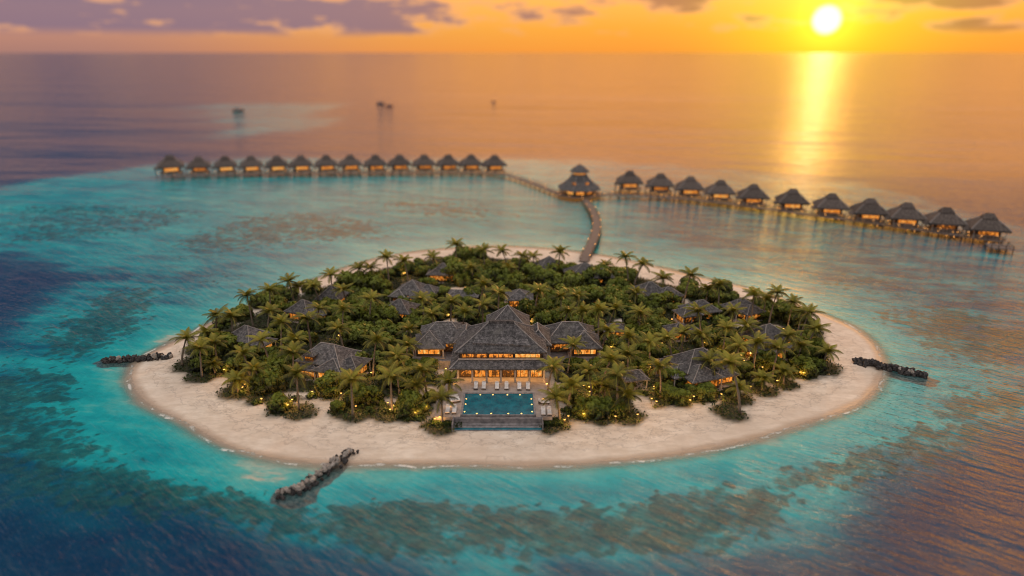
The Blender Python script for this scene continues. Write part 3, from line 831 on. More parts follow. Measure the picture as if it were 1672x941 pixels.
# ground floor: columns and glowing glazing set back behind the arcade
for i in range(7):
    cx = -hw + .25 + (2 * hw - .5) * i / 6
    p = MB(); p.box(cx - .17, cx + .17, .05, .39, 0, 3.1); p.box(cx - .26, cx + .26, -.04, .48, 0, .25); p.build('column', M['cream'], hall)
for i in range(6):
    a = -hw + .25 + (2 * hw - .5) * i / 6; b = a + (2 * hw - .5) / 6
    window(hall, 'f', a + .25, b - .25, .1, 3.1, 2.2, 3, 'pane_bright')
wl = MB(); wl.box(-hw, hw, .1, 2 * hc, -.02, .03); wl.build('floor', M['paving'], hall)
rb, cb = MB(), MB()
# lower skirt roof (a truncated hip) around the upper storey
lx, ly, lz0, lz1 = hw + 1.3, hc + 1.2, 3.35, 4.45
ux, uy = hw - .4, hc - .9
n = len(rb.v)
rings = []
for k in range(4):
    t = k / 3; x = lx + (ux - lx) * t; y = ly + (uy - ly) * t; z = lz0 + (lz1 - lz0) * t ** 1.1
    rings.append([(-x, hc - y, z), (x, hc - y, z), (x, hc + y, z), (-x, hc + y, z)])
for a, b in zip(rings[:-1], rings[1:]):
    for k in range(4):
        rb.quad(a[k], a[(k + 1) % 4], b[(k + 1) % 4], b[k])
e = rings[0]; e2 = [(x * .985, hc + (y - hc) * .985, z - .28) for x, y, z in e]
for k in range(4): rb.quad(e2[k], e2[(k + 1) % 4], e[(k + 1) % 4], e[k])
rb.quad(e2[3], e2[2], e2[1], e2[0])
for k in range(4): cb.tube([r_[k] for r_ in rings], .12, 5)
r1 = rb.build('lower_roof', M['thatch'], hall); cb.build('ridge_cap', M['ridge'], r1)
w = MB(); w.box(-ux + .25, ux - .25, hc - uy + .25, hc + uy - .25, 3.9, 6.1); w.build('upper_wall', M['timber'], hall)
for i, (a, b) in enumerate(((-ux + .5, -2.6), (-2.3, 2.3), (2.6, ux - .5))):
    window(hall, 'f', a, b, 4.62, 6.0, hc - uy + .25, 5, 'pane_bright', .14)
window(hall, 'r', hc - uy + .8, hc + uy - 1, 4.62, 5.95, ux - .25, 6, 'pane', .12)
window(hall, 'l', hc - uy + .8, hc + uy - 1, 4.62, 5.95, -ux + .25, 6, 'pane', .12)
sl = MB(); sl.box(-ux - .1, ux + .1, hc - uy - .35, hc - uy + .24, 4.40, 4.58); sl.build('sill', M['cream'], hall)
ex, ey = ux + .7, uy + .55
rb, cb = MB(), MB()
roof_mesh(rb, 0, hc, ex, ey, 6.05, 9.75, 4.6, thick=.35, caps=cb, n=7, capr=.13)
r2 = rb.build('upper_roof', M['thatch'], hall); cb.build('ridge_cap', M['ridge'], r2)
# the layered fold half way up the front slope
L = hip_pts(ex, ey, 6.05, 9.75, 4.6, 7)


def slopept(x, t, lift=.0):
    k = t * 7; i = min(6, int(k)); f = k - i
    hy = L[i][1] + (L[i + 1][1] - L[i][1]) * f; z = L[i][2] + (L[i + 1][2] - L[i][2]) * f
    return (x, hc - hy, z + lift)


fo = MB()
for (xa, xb, t0) in ((-5.3, -1.2, .26), (-1.4, 2.6, .235), (2.4, 5.6, .20)):
    fo.quad(slopept(xa, t0, .42), slopept(xb, t0 - .02, .40), slopept(xb - .6, t0 + .25, .06), slopept(xa + .5, t0 + .27, .06))
    fo.quad(slopept(xa, t0, .05), slopept(xb, t0 - .02, .05), slopept(xb, t0 - .02, .40), slopept(xa, t0, .42))
fo.build('thatch_fold', M['thatch'], r2)
cp = MB(); cp.box(-2.4, 2.4, hc - .35, hc + .35, 9.55, 10.05); cp.build('ridge_crest', M['thatch'], r2)
# rear block with a pointed roof
rr = module(hall, 1.2, 2 * hc + 3.2, 4.6, 4.2, 5.6, 9.6, 0, z0=0, inset=1.2, kind='plain', posts=False)
module(hall, 7.2, hc + 3.6, 2.6, 4.2, 5.0, 7.4, -3.5, z0=0, inset=.8, kind='plain', posts=False)
module(hall, -7.0, hc + 3.8, 2.4, 3.6, 5.2, 7.2, -3.0, z0=0, inset=.8, kind='plain', posts=False)
# wings
for s, xa, xb, xh in ((-1, 678, 765, 700), (1, 978, 890, 955)):
    wy = P(700, 583, TZ)[1] - fy
    a = P(xa, 572, TZ + 2.2)[0] - hx; b = P(xb, 572, TZ + 2.2)[0] - hx
    x0, x1 = min(a, b), max(a, b)
    c = (x0 + x1) / 2
    module(hall, c, wy + 4.2, (x1 - x0) / 2, 4.6, 3.2, 6.0, (x1 - x0) - 7.5, z0=.9, inset=1.1, kind='glass', posts=False, sides='f' + ('l' if s < 0 else 'r'))
    fxc = P(xh, 572, TZ + 2.2)[0] - hx
    module(hall, fxc, wy + 1.0, 3.4, 3.6, 3.0, 5.4, 0, z0=.9, inset=.9, kind='glass', posts=True, lit='pane_bright', sides='frl')
    pl = MB(); pl.box(x0 + .2, x1 - .2, wy - 3.2, wy + 8, -1.15, .62); pl.build('plinth', M['stone'], hall)

# ------------------------------------------------------------------ terrace and pool
tx0, ty0, _ = P(708, 681, TZ); tx1 = P(902, 681, TZ)[0]
pc = [P(755, 677.5, TZ), P(872, 677.5, TZ), P(873, 643, TZ), P(762, 643, TZ)]
pxa, pxb = pc[0][0], pc[1][0]; pya, pyb = pc[0][1], pc[2][1]
ter = MB()
ter.box(tx0, pxa - .35, ty0, pyb + .35, -.4, TZ)
ter.box(pxb + .35, tx1, ty0, pyb + .35, -.4, TZ)
ter.box(tx0, tx1, pyb + .35, fy + 2.0, -.4, TZ)
tag(ter.build('pool_terrace', M['paving']), 'pale paved terrace around the pool', kind='structure')


def pool_water():
    t = NT('pool_water')
    co = t.coord('Object')
    nz = t.noise(co, .6, 3, .6)
    col = t.mix(t.smooth(nz, .3, .7), (.003, .08, .12), (.006, .17, .22))
    dif = t.n('ShaderNodeBsdfDiffuse'); t.l(col, dif.inputs[0])
    gl = t.n('ShaderNodeBsdfGlossy'); gl.inputs['Roughness'].default_value = .05
    b = t.n('ShaderNodeBump'); b.inputs['Distance'].default_value = .06; t.l(t.noise(co, 3.0, 3, .6), b.inputs['Height']); t.l(b.outputs[0], gl.inputs['Normal'])
    fr = t.n('ShaderNodeFresnel'); fr.inputs[0].default_value = 1.33
    m = t.n('ShaderNodeMixShader'); t.l(fr.outputs[0], m.inputs[0]); t.l(dif.outputs[0], m.inputs[1]); t.l(gl.outputs[0], m.inputs[2])
    return t.out(m.outputs[0])


M['poolwater'] = pool_water()
pool = empty('swimming_pool', ((pxa + pxb) / 2, (pya + pyb) / 2, TZ), 0, 'rectangular turquoise infinity pool with underwater lights in front of the hall', 'pool')
a, b = (pxb - pxa) / 2, (pyb - pya) / 2
cpn = MB()
cpn.box(-a - .35, -a, -b - .05, b + .35, -.5, .06); cpn.box(a, a + .35, -b - .05, b + .35, -.5, .06); cpn.box(-a, a, b, b + .35, -.5, .06); cpn.box(-a, a, -b - .05, -b + .15, -1.4, -.02)
cpn.build('coping', M['stone'], pool)
wv = MB(); wv.box(-a + .003, a - .003, -b + .153, b - .003, -.5, -.05); wv.build('pool_water', M['poolwater'], pool)
for (lx_, ly_) in [(-a * .55, b - .35), (-a * .18, b - .35), (a * .25, b - .35), (a * .62, b - .35), (-a * .6, -b + .5), (-a * .2, -b + .5), (a * .28, -b + .5), (a * .65, -b + .5), (-a + .3, b * .5), (a - .3, b * .5), (-a + .3, 0), (a - .3, -.1), (-a + .3, -b * .7), (a - .3, -b * .7)]:
    g_ = MB(); g_.cyl(lx_, ly_, -.09, -.03, .13, .13, 10); g_.build('pool_light', M['pool_glow'], pool)
# retaining wall and the stepped spillway below it
wall = MB(); sx0, sx1 = P(742, 684, .6)[0], P(884, 684, .6)[0]
wall.box(sx0, sx1, ty0 - .45, ty0 - .02, -.3, TZ - .06)
wo = wall.build('retaining_wall', M['stone'])
tag(wo, 'long grey stone retaining wall along the front edge of the pool', 'wall')
st = MB()
st.box(sx0 + .02, sx1 - .02, ty0 - 1.1, ty0 - .46, -.3, .30); st.box(sx0 + .02, sx1 - .02, ty0 - 1.7, ty0 - 1.103, -.3, .14)
so = empty('spillway', ((sx0 + sx1) / 2, ty0 - 1.4, 0), 0, 'stepped stone spillway with a narrow water trough below the pool wall', 'spillway')
o = st.build('step', M['stone'], so); o.matrix_parent_inverse = Matrix.Translation(so.location).inverted()
tr_ = MB(); tr_.box(sx0 + .02, sx1 - .02, ty0 - 2.35, ty0 - 1.703, -.3, .06); o = tr_.build('water_trough', M['poolwater'], so); o.matrix_parent_inverse = Matrix.Translation(so.location).inverted()
tr_ = MB(); tr_.box(sx0 + .02, sx1 - .02, ty0 - 2.5, ty0 - 2.353, -.3, .10); o = tr_.build('curb', M['stone'], so); o.matrix_parent_inverse = Matrix.Translation(so.location).inverted()
for i, xx in enumerate((sx0 - .22, sx1 + .02)):
    p = MB(); p.box(xx, xx + .2, ty0 - 2.6, ty0 - .03, -.3, TZ + .1)
    tag(p.build('cheek_wall', M['stone']), ('left' if i == 0 else 'right') + ' end stone cheek wall of the spillway', 'wall', 'cheek walls of the spillway')


def lounger_proto():
    root = empty('sun_lounger', (0, 0, TZ), 0, 'x', 'sun lounger', 'white sun loungers on the pool terrace')
    f = MB(); f.box(-.38, .38, -1.0, 1.0, .24, .32); f.build('frame', M['darkwood'], root)
    for sx in (-.32, .32):
        for sy in (-.85, .85):
            l_ = MB(); l_.box(sx - .04, sx + .04, sy - .04, sy + .04, 0, .237); l_.build('leg', M['darkwood'], root)
    m = MB(); m.box(-.36, .36, -.98, .35, .323, .45); m.build('mattress', M['white'], root)
    m = MB()
    m.v += [(-.36, .36, .33), (.36, .36, .33), (.36, 1.0, .72), (-.36, 1.0, .72), (-.36, .33, .45), (.36, .33, .45), (.36, .95, .84), (-.36, .95, .84)]
    m.f += [(3, 2, 1, 0), (4, 5, 6, 7), (0, 1, 5, 4), (1, 2, 6, 5), (2, 3, 7, 6), (3, 0, 4, 7)]
    m.build('backrest', M['white'], root)
    m = MB(); m.box(-.25, .25, .72, .95, .86, .95); m.build('pillow', M['white'], root)
    return root


lp = lounger_proto()
lpos = [(777, 629, 0, 'leftmost white sun lounger of the row between pool and hall'), (790, 629, 0, 'second white sun lounger from left between pool and hall'), (811.5, 629.5, 0, 'third white sun lounger from left between pool and hall'),
        (827, 629.5, 0, 'fourth white sun lounger from left between pool and hall'), (848, 630, 0, 'fifth white sun lounger from left between pool and hall'), (862, 630, 0, 'rightmost white sun lounger of the row between pool and hall'),
        (731, 668, 0, 'outer white sun lounger on the terrace left of the pool'), (742, 668, 0, 'inner white sun lounger on the terrace left of the pool'),
        (887, 671, 0, 'inner white sun lounger on the terrace right of the pool'), (897, 671, 0, 'outer white sun lounger on the terrace right of the pool'),
        (888, 655, 1, 'white sun lounger turned sideways, beside the back right pool corner')]
for i, (a_, b_, r_, lb) in enumerate(lpos):
    o = lp if i == 0 else copy_tree(lp)
    p = P(a_, b_ + 2, TZ + .3); o.location = (p[0], p[1], TZ); o.rotation_euler = (0, 0, r_ * PI / 2); o['label'] = lb
# square day bed with white canopy top
db = empty('day_bed', (*P(742, 655, TZ)[:2], TZ), .3, 'square white day bed beside the back left pool corner', 'day bed')
m = MB(); m.box(-.9, .9, -.9, .9, .1, .35); m.build('base', M['darkwood'], db)
m = MB(); m.box(-.86, .86, -.86, .86, .353, .6); m.build('mattress', M['white'], db)
m = MB(); m.box(-.8, .8, .45, .8, .603, .85); m.build('cushion', M['white'], db)


# ------------------------------------------------------------------ plants
def palm_meshes(i, H_, lean, low=False):
    r = random.Random(100 + i)
    pts, rad = [], []
    az = r.uniform(0, 2 * PI)
    for k in range(9):
        t = k / 8
        off = lean * (t ** 1.7)
        pts.append((math.cos(az) * off, math.sin(az) * off, H_ * t)); rad.append(.20 * (1 - .5 * t) + (.10 if k == 0 else 0) + (.03 if k % 2 else 0))
    mb = MB(); mb.tube(pts, rad, 8)
    trunk = mb.mesh('palm_trunk', M['bark'], True)
    top = Vector(pts[-1])
    Q = []; T = []
    nf = 14 if not low else 16
    for f in range(nf):
        u = f / nf
        a = f * 2.399963 + r.uniform(-.2, .2)
        e0 = R(78 - 88 * u + r.uniform(-10, 10))
        Ln = r.uniform(2.8, 3.5) * (.8 if u < .15 else 1) * (1.0 if not low else .85)
        droop = r.uniform(1.0, 1.5)
        ca, sa = math.cos(a), math.sin(a)
        side = Vector((-sa, ca, 0))
        p = top.copy(); S = 13
        prev = p.copy()
        tw = r.uniform(-.25, .25); fb = max(0, .72 * (1 - u) ** 1.1 + r.uniform(-.18, .2))  # fb paints upper fronds as if lit from above, lower ones as shaded
        for s in range(S):
            t = (s + 1) / S
            el = e0 - droop * t ** 1.4
            d = Vector((ca * math.cos(el), sa * math.cos(el), math.sin(el)))
            nxt = prev + d * (Ln / S)
            # rachis
            wv_ = side * .035
            Q.append([prev - wv_, prev + wv_, nxt + wv_, nxt - wv_]); T.append(.9)
            up = d.cross(side); up = up if up.z > 0 else -up
            ll = .66 * math.sin(PI * min(1, .16 + .84 * t)) ** .7 + .12
            for sg in (-1, 1):
                for q in range(2):
                    b0 = prev.lerp(nxt, q * .5 + .1)
                    dr = (side * sg * 1.0 + d * .55 - up * (.28 + tw * sg) + Vector((0, 0, -.22 - .3 * t))).normalized()
                    tip = b0 + dr * ll * r.uniform(.85, 1.1)
                    wd = d * .062
                    Q.append([b0 - wd, b0 + wd, tip + wd * .25, tip - wd * .25])
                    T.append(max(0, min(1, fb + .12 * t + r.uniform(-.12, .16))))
            prev = nxt
    V_ = np.array([[tuple(v) for v in q] for q in Q])
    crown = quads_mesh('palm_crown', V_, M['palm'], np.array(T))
    nb = MB()
    for k in range(7):
        a = k * .9; nb.cyl(top.x + .2 * math.cos(a), top.y + .2 * math.sin(a), top.z - .45, top.z - .2, .1, .1, 5)
    nuts = nb.mesh('coconuts', M['bark2'])
    return trunk, crown, nuts


HEI = [2.5, 4, 5, 6, 6.5, 7, 7.5, 8, 8.5, 9]
PM = {}
for i, h in enumerate(HEI):
    for v_ in range(3):
        PM[(h, v_)] = palm_meshes(i * 3 + v_, h, [.3, 1.0, 1.8][v_] * h / 7.5, low=h < 3)
palm_items = []
pr = random.Random(5)
for i, (a_, b_, h) in enumerate(PALMS):
    hh = min(HEI, key=lambda q: abs(q - h))
    v_ = pr.randrange(3)
    tk, cr, nt = PM[(hh, v_)]
    x, y, _ = P(a_, b_, h)
    z = gz(x, y)
    rz = pr.uniform(0, 2 * PI)
    # shift so the crown, not the foot, sits where the photo has it
    tv = max((vv.co for vv in tk.vertices), key=lambda c: c.z)
    ox, oy = tv.x * math.cos(rz) - tv.y * math.sin(rz), tv.x * math.sin(rz) + tv.y * math.cos(rz)
    low = h < 3.3
    o = empty('bush_palm' if low else 'palm_tree', (x - ox, y - oy, z - .05), rz, 'x', 'palm', 'low bush palms on the sand' if low else 'coconut palms on the island')
    s = pr.uniform(.93, 1.07) * (h / hh if hh else 1)
    s = max(.85, min(1.15, s)); o.scale = (s * pr.uniform(1.03, 1.2),) * 2 + (s,)
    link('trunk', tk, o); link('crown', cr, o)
    adj = 'tall' if h >= 8 else ('short' if h < 5.2 else 'medium height')
    lean = [' straight', ' slightly leaning', ' leaning'][v_]
    palm_items.append((o, a_, b_, ('low' if low else adj)))
describe([p for p in palm_items if p[3] != 'low'], 'coconut palm', 'palms')
describe([(p[0], p[1], p[2], 'low spreading') for p in palm_items if p[3] == 'low'], 'bush palm', 'palms')


def crown_mesh(i, n=3000, lobes=11, name='tree_crown', mat='leaf', rad=1.0, leaf=.20, flat=.62):
    r = np.random.default_rng(500 + i)
    C, Rr = [], []
    for k in range(lobes):
        a = r.uniform(0, 2 * PI); q = math.sqrt(r.uniform(0, 1)) * .66
        C.append((q * math.cos(a), q * math.sin(a), r.uniform(.35, .95) * (1 - .45 * q) * flat / .62)); Rr.append(r.uniform(.26, .42))
    for k in range(5):
        a = 2 * PI * k / 5 + r.uniform(0, 1); C.append((.62 * math.cos(a), .62 * math.sin(a), .22)); Rr.append(r.uniform(.26, .36))
    C = np.array(C); Rr = np.array(Rr)
    idx = r.integers(0, len(C), n)
    d = r.normal(size=(n, 3)); d[:, 2] = d[:, 2] + .35; d /= np.linalg.norm(d, axis=1)[:, None]
    rr = Rr[idx] * (r.uniform(.72, 1.08, n))
    pos = C[idx] + d * rr[:, None] * np.array([1, 1, .8])
    nrm = d + r.normal(size=(n, 3)) * .45 + np.array([0, 0, .35]); nrm /= np.linalg.norm(nrm, axis=1)[:, None]
    tmp = r.normal(size=(n, 3)); u = np.cross(nrm, tmp); u /= np.linalg.norm(u, axis=1)[:, None]; w_ = np.cross(nrm, u)
    sz = leaf * r.uniform(.55, 1.15, n)[:, None] * .5
    V_ = np.stack([pos - u * sz * 1.3, pos - w_ * sz * .7, pos + u * sz * 1.3, pos + w_ * sz * .7], 1)
    tint = -.06 + .95 * np.clip(d[:, 2] * .6 + (pos[:, 2] - .35) * .8, 0, 1) + r.normal(size=n) * .13 + r.uniform(-.12, .12, len(C))[idx]  # top light and lower shade put into leaf colour, plus random tone
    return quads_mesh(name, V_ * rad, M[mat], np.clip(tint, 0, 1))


def tree_trunk(i):
    r = random.Random(40 + i); mb = MB()
    mb.tube([(0, 0, -.1), (.03, .02, .12), (.0, .03, .32)], [.085, .06, .045], 7)
    for k in range(6):
        a = k * 1.05 + r.uniform(-.3, .3)
        mb.tube([(0, .03, .26), (.2 * math.cos(a), .2 * math.sin(a), .42), (.5 * math.cos(a), .5 * math.sin(a), .62)], [.035, .025, .01], 5)
    return mb.mesh('tree_trunk', M['bark2'], True)


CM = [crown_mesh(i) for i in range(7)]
TM = [tree_trunk(i) for i in range(3)]
items = []
for i, (a_, b_, r_) in enumerate(TREES):
    x, y, _ = P(a_, b_, 1.8)
    dist = y * CT + (H - 1.8) * ST
    rad = r_ * dist / F * 1.14
    o = empty('broadleaf_tree', (x, y, gz(x, y)), pr.uniform(0, 2 * PI), 'x', 'tree', 'bushy broadleaf trees on the island')
    hs = pr.uniform(.95, 1.2) * (1.25 if rad < 2.2 else 1.0)
    o.scale = (rad, rad, rad * hs)
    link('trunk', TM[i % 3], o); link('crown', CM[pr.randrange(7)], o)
    items.append((o, a_, b_, ('small' if rad < 2.1 else 'large' if rad > 3.1 else 'medium')))
describe(items, 'broadleaf tree', 'trees')
SM = [crown_mesh(20 + i, 900, 7, 'shrub_leaves', 'shrub', 1.0, .2, .5) for i in range(3)]
items = []
for i, (a_, b_, r_, lb) in enumerate(SHRUBS):
    x, y, _ = P(a_, b_, .5); rad = r_ * (y * CT + H * ST) / F
    o = link('round_shrub', SM[i % 3]); o.location = (x, y, gz(x, y) - .1 * rad); o.scale = (rad, rad, rad * .95); o.rotation_euler = (0, 0, pr.uniform(0, 6))
    tag(o, lb or 'x', 'shrub', 'round leafy shrubs')
    if not lb: items.append((o, a_, b_, 'round leafy'))
describe(items, 'low shrub', 'shrubs')
# hedge beds at the terrace corners
for k, (xa, xb, lb) in enumerate(((705, 739, 'low green hedge bed at the front left corner of the pool terrace'), (886, 920, 'low green hedge bed at the front right corner of the pool terrace'))):
    p0, p1 = P(xa, 697, 0), P(xb, 697, 0); p2 = P(xa, 686, 0)
    nq = 2600; r = np.random.default_rng(80 + k)
    cx_ = r.uniform(p0[0], p1[0], nq); cy_ = r.uniform(p0[1], p2[1], nq); cz_ = r.uniform(.05, .62, nq)
    d = r.normal(size=(nq, 3)); d[:, 2] = abs(d[:, 2]) + .4; d /= np.linalg.norm(d, axis=1)[:, None]
    u = np.cross(d, r.normal(size=(nq, 3))); u /= np.linalg.norm(u, axis=1)[:, None]; w_ = np.cross(d, u)
    pos = np.stack([cx_, cy_, cz_], 1); sz = .11
    V_ = np.stack([pos - u * sz, pos - w_ * sz, pos + u * sz, pos + w_ * sz], 1)
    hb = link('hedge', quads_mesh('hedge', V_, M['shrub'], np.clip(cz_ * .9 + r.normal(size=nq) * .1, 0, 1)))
    tag(hb, lb, 'hedge', 'hedge beds of the pool terrace')

# undergrowth: leaf clumps over the planted zone
ng = 90000
r = np.random.default_rng(77)
gi = np.argwhere(green > .55)
pick = gi[r.integers(0, len(gi), ng)]
gx = xi[pick[:, 1]] + r.uniform(-.4, .4, ng); gy = yi[pick[:, 0]] + r.uniform(-.4, .4, ng)
hh = fbm(gx, gy, 2.2, 31)
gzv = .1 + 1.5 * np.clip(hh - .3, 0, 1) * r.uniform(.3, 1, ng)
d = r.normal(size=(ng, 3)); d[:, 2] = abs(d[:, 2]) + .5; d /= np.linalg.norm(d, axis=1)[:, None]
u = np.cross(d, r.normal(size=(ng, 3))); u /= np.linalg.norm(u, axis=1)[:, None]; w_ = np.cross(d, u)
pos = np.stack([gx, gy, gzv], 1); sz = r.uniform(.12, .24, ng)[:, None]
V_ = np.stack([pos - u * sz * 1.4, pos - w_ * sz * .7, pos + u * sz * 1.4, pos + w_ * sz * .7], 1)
ug = link('undergrowth', quads_mesh('undergrowth', V_, M['shrub'], np.clip(gzv * .6 + r.normal(size=ng) * .12, 0, 1)))  # lower leaves coloured darker, as painted shade
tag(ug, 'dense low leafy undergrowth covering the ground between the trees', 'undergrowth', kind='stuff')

# ------------------------------------------------------------------ garden lamps
bm_ = MB(); bm_.cyl(0, 0, 0, 1.12, .05, .04, 6); bm_.cyl(0, 0, 1.30, 1.38, .2, .06, 8); POST = bm_.mesh('lamp_post', M['metal'])
bm_ = MB(); bm_.tube([(0, 0, 1.123), (0, 0, 1.17), (0, 0, 1.25), (0, 0, 1.297)], [.10, .16, .16, .10], 8); BULB = bm_.mesh('lamp_globe', M['bulb'])
LD = []
for k in range(3):
    ld = bpy.data.lights.new('garden_glow', 'POINT'); ld.energy = [220, 380, 600][k]; ld.color = (1.0, .50, .13); ld.shadow_soft_size = .25; LD.append(ld)
items = []
for i, (a_, b_) in enumerate(LAMPS):
    x, y, _ = P(a_, b_, 1.1)
    o = empty('garden_lamp', (x, y, gz(x, y)), 0, 'x', 'lamp', 'small glowing garden lamps')
    link('post', POST, o); link('globe', BULB, o)
    l_ = bpy.data.objects.new('glow', LD[pr.randrange(3)]); COL.objects.link(l_); l_.parent = o; l_.location = (0, -.3, 1.3)
    items.append((o, a_, b_, 'small glowing'))
describe(items, 'garden lamp', 'lamps')
# light spilling from the hall arcade
al = bpy.data.lights.new('arcade_glow', 'AREA'); al.shape = 'RECTANGLE'; al.size = 2 * hw - 1; al.size_y = 1.2; al.energy = 260; al.color = (1, .5, .14)
ao = bpy.data.objects.new('arcade_glow', al); COL.objects.link(ao); ao.parent = hall; ao.location = (0, 1.2, 2.1); ao.rotation_euler = (0, 0, 0)

# ------------------------------------------------------------------ breakwaters


def rock_mesh(i, mat):
    import bmesh
    b = bmesh.new(); bmesh.ops.create_icosphere(b, subdivisions=2, radius=1)
    for v_ in b.verts:
        q = noise.noise(v_.co * 1.1 + Vector((i * 7.1, 0, 0))); v_.co *= 1 + .45 * q
        v_.co.z *= .75
        for ax in range(3): v_.co[ax] = round(v_.co[ax] * 2.4) / 2.4 * .6 + v_.co[ax] * .4
    me = bpy.data.meshes.new('boulder'); b.to_mesh(me); b.free(); me.materials.append(mat); return me


RK = [rock_mesh(i, M['rock'] if i % 3 else M['rock_light']) for i in range(9)]
LIGHT = [rock_mesh(20 + i, M['rock_light']) for i in range(4)]
DARK = [RK[i] for i in range(9) if i % 3]


def breakwater(line, width, n, label, light_frac, seed, size):
    r = random.Random(seed)
    pts = [Vector(P(a, b, SEA)) for a, b in line]
    c = sum(pts, Vector()) / len(pts)
    root = empty('rock_breakwater', c, 0, label, 'breakwater', 'rock breakwaters')
    seg = [(pts[i + 1] - pts[i]).length for i in range(len(pts) - 1)]; tot = sum(seg)
    for k in range(n):
        q = (k + r.random()) / n * tot; i = 0
        while i < len(seg) - 1 and q > seg[i]: q -= seg[i]; i += 1
        p = pts[i].lerp(pts[i + 1], min(1, q / seg[i])); d = (pts[i + 1] - pts[i]).normalized(); s = Vector((-d.y, d.x, 0))
        o_ = r.uniform(-1, 1); top = r.random() < .45
        if top: o_ *= .45
        fade = min(1, 1.6 - abs(2 * (k + .5) / n - 1) * .9)
        p = p + s * o_ * width / 2
        b = link('boulder', r.choice(LIGHT if (top and r.random() < light_frac * 1.3) else DARK), root)
        b.location = p - c + Vector((0, 0, (.75 if top else .25) * fade + (.2 if p.y and gz(p.x, p.y) > SEA else 0)))
        b.rotation_euler = (r.uniform(0, 6), r.uniform(0, 6), r.uniform(0, 6)); sz_ = size * r.uniform(.65, 1.25); b.scale = (sz_ * 1.2, sz_, sz_ * .9)


breakwater([(577, 739), (562, 751), (540, 766), (522, 778), (505, 791), (490, 801), (472, 806), (456, 805)], 2.6, 99, 'rock breakwater with pale stones running from the front beach into the reef', .7, 1, .36)
breakwater([(282, 586), (250, 588), (210, 590), (170, 592)], 1.7, 92, 'dark rock breakwater at the left tip of the beach', .15, 2, .45)
breakwater([(1394, 594), (1430, 600), (1470, 608), (1512, 616)], 2.0, 92, 'dark rock breakwater at the right tip of the beach', .15, 3, .5)

# ------------------------------------------------------------------ overwater jetties
DZ = 1.3
PILE = MB(); PILE.cyl(0, 0, -3, 0, .14, .12, 7); PILE = PILE.mesh('pile', M['timber'])
SPARK = MB(); SPARK.tube([(0, 0, -.08), (0, 0, .08)], [.11, .11], 6); SPARK = SPARK.mesh('jetty_lamp', M['spark'])


def smooth_line(pts, k=3):
    pts = [Vector(p) for p in pts]
    for _ in range(k):
        q = [pts[0]]
        for a, b in zip(pts[:-1], pts[1:]): q += [a.lerp(b, .25), a.lerp(b, .75)]
        q.append(pts[-1]); pts = q
    return pts


def jetty(pxs, width, label, npile, nlamp, zt=DZ, zs=None, lampgap=0):
    pts = smooth_line([P(a, b, zt if zs is None else zs[i]) for i, (a, b) in enumerate(pxs)])
    root = empty('wooden_jetty', pts[0], 0, label, 'jetty', 'wooden walkways over the lagoon')
    c = pts[0]
    rel = [p - c for p in pts]
    L_, Rr_ = [], []
    for i, p in enumerate(rel):
        d = (rel[min(i + 1, len(rel) - 1)] - rel[max(i - 1, 0)]); d.z = 0; d.normalize(); s = Vector((-d.y, d.x, 0))
        L_.append(p + s * width / 2); Rr_.append(p - s * width / 2)
    mb = MB(); dn = Vector((0, 0, -.22))
    for i in range(len(rel) - 1):
        mb.quad(L_[i], Rr_[i], Rr_[i + 1], L_[i + 1])
        mb.quad(L_[i] + dn, L_[i + 1] + dn, Rr_[i + 1] + dn, Rr_[i] + dn)
        mb.quad(L_[i] + dn, L_[i], L_[i + 1], L_[i + 1] + dn); mb.quad(Rr_[i], Rr_[i] + dn, Rr_[i + 1] + dn, Rr_[i + 1])
    mb.build('deck', M['deckwood'], root)
    for side in (L_, Rr_):
        hr = MB()
        for zz in (1.0, .5):
            hr.tube([p + Vector((0, 0, zz)) for p in side], .05, 4)
        # uprights of this railing
        acc = 0
        for i in range(len(side) - 1):
            seg = (side[i + 1] - side[i]).length; acc += seg
            if acc > 2.2:
                acc = 0; q = side[i]; hr.box(q.x - .05, q.x + .05, q.y - .05, q.y + .05, q.z, q.z + 1.0)
        hr.build('railing', M['timber'], root)
    seg = [0]
    for i in range(len(rel) - 1): seg.append(seg[-1] + (rel[i + 1] - rel[i]).length)

    def at(s, side):
        i = 0
        while i < len(seg) - 2 and seg[i + 1] < s: i += 1
        f = (s - seg[i]) / max(1e-6, seg[i + 1] - seg[i]); return side[i].lerp(side[i + 1], min(1, max(0, f)))
    for k in range(npile):
        for side in (L_, Rr_):
            q = at(seg[-1] * (k + .5) / npile, side)
            link('pile', PILE, root, q + Vector((0, 0, -.22)))
    for k in range(nlamp):
        q = at(seg[-1] * (k + .5) / nlamp, L_ if k % 2 else Rr_)
        link('jetty_lamp', SPARK, root, q + Vector((0, 0, 1.08)))
    return root


jetty([(953, 427), (958, 415), (968, 396), (974.5, 377), (974, 357), (964, 338), (955, 326)], 2.9, 'curved wooden jetty from the back beach out to the round pavilion', 20, 16, zs=[.35, .9, DZ, DZ, DZ, DZ, DZ])
jetty([(915, 317), (880, 303), (850, 292), (822, 284), (790, 282), (700, 282), (560, 282), (440, 283), (340, 285), (272, 288)], 3.0, 'long wooden walkway from the round pavilion along the left row of bungalows', 44, 30)
jetty([(978, 319), (1010, 318), (1077, 320), (1175, 330), (1290, 346), (1352, 354), (1415, 362), (1475, 371), (1538, 380), (1602, 389), (1640, 394)], 3.0, 'long wooden walkway along the right row of bungalows to the end platform', 44, 36)


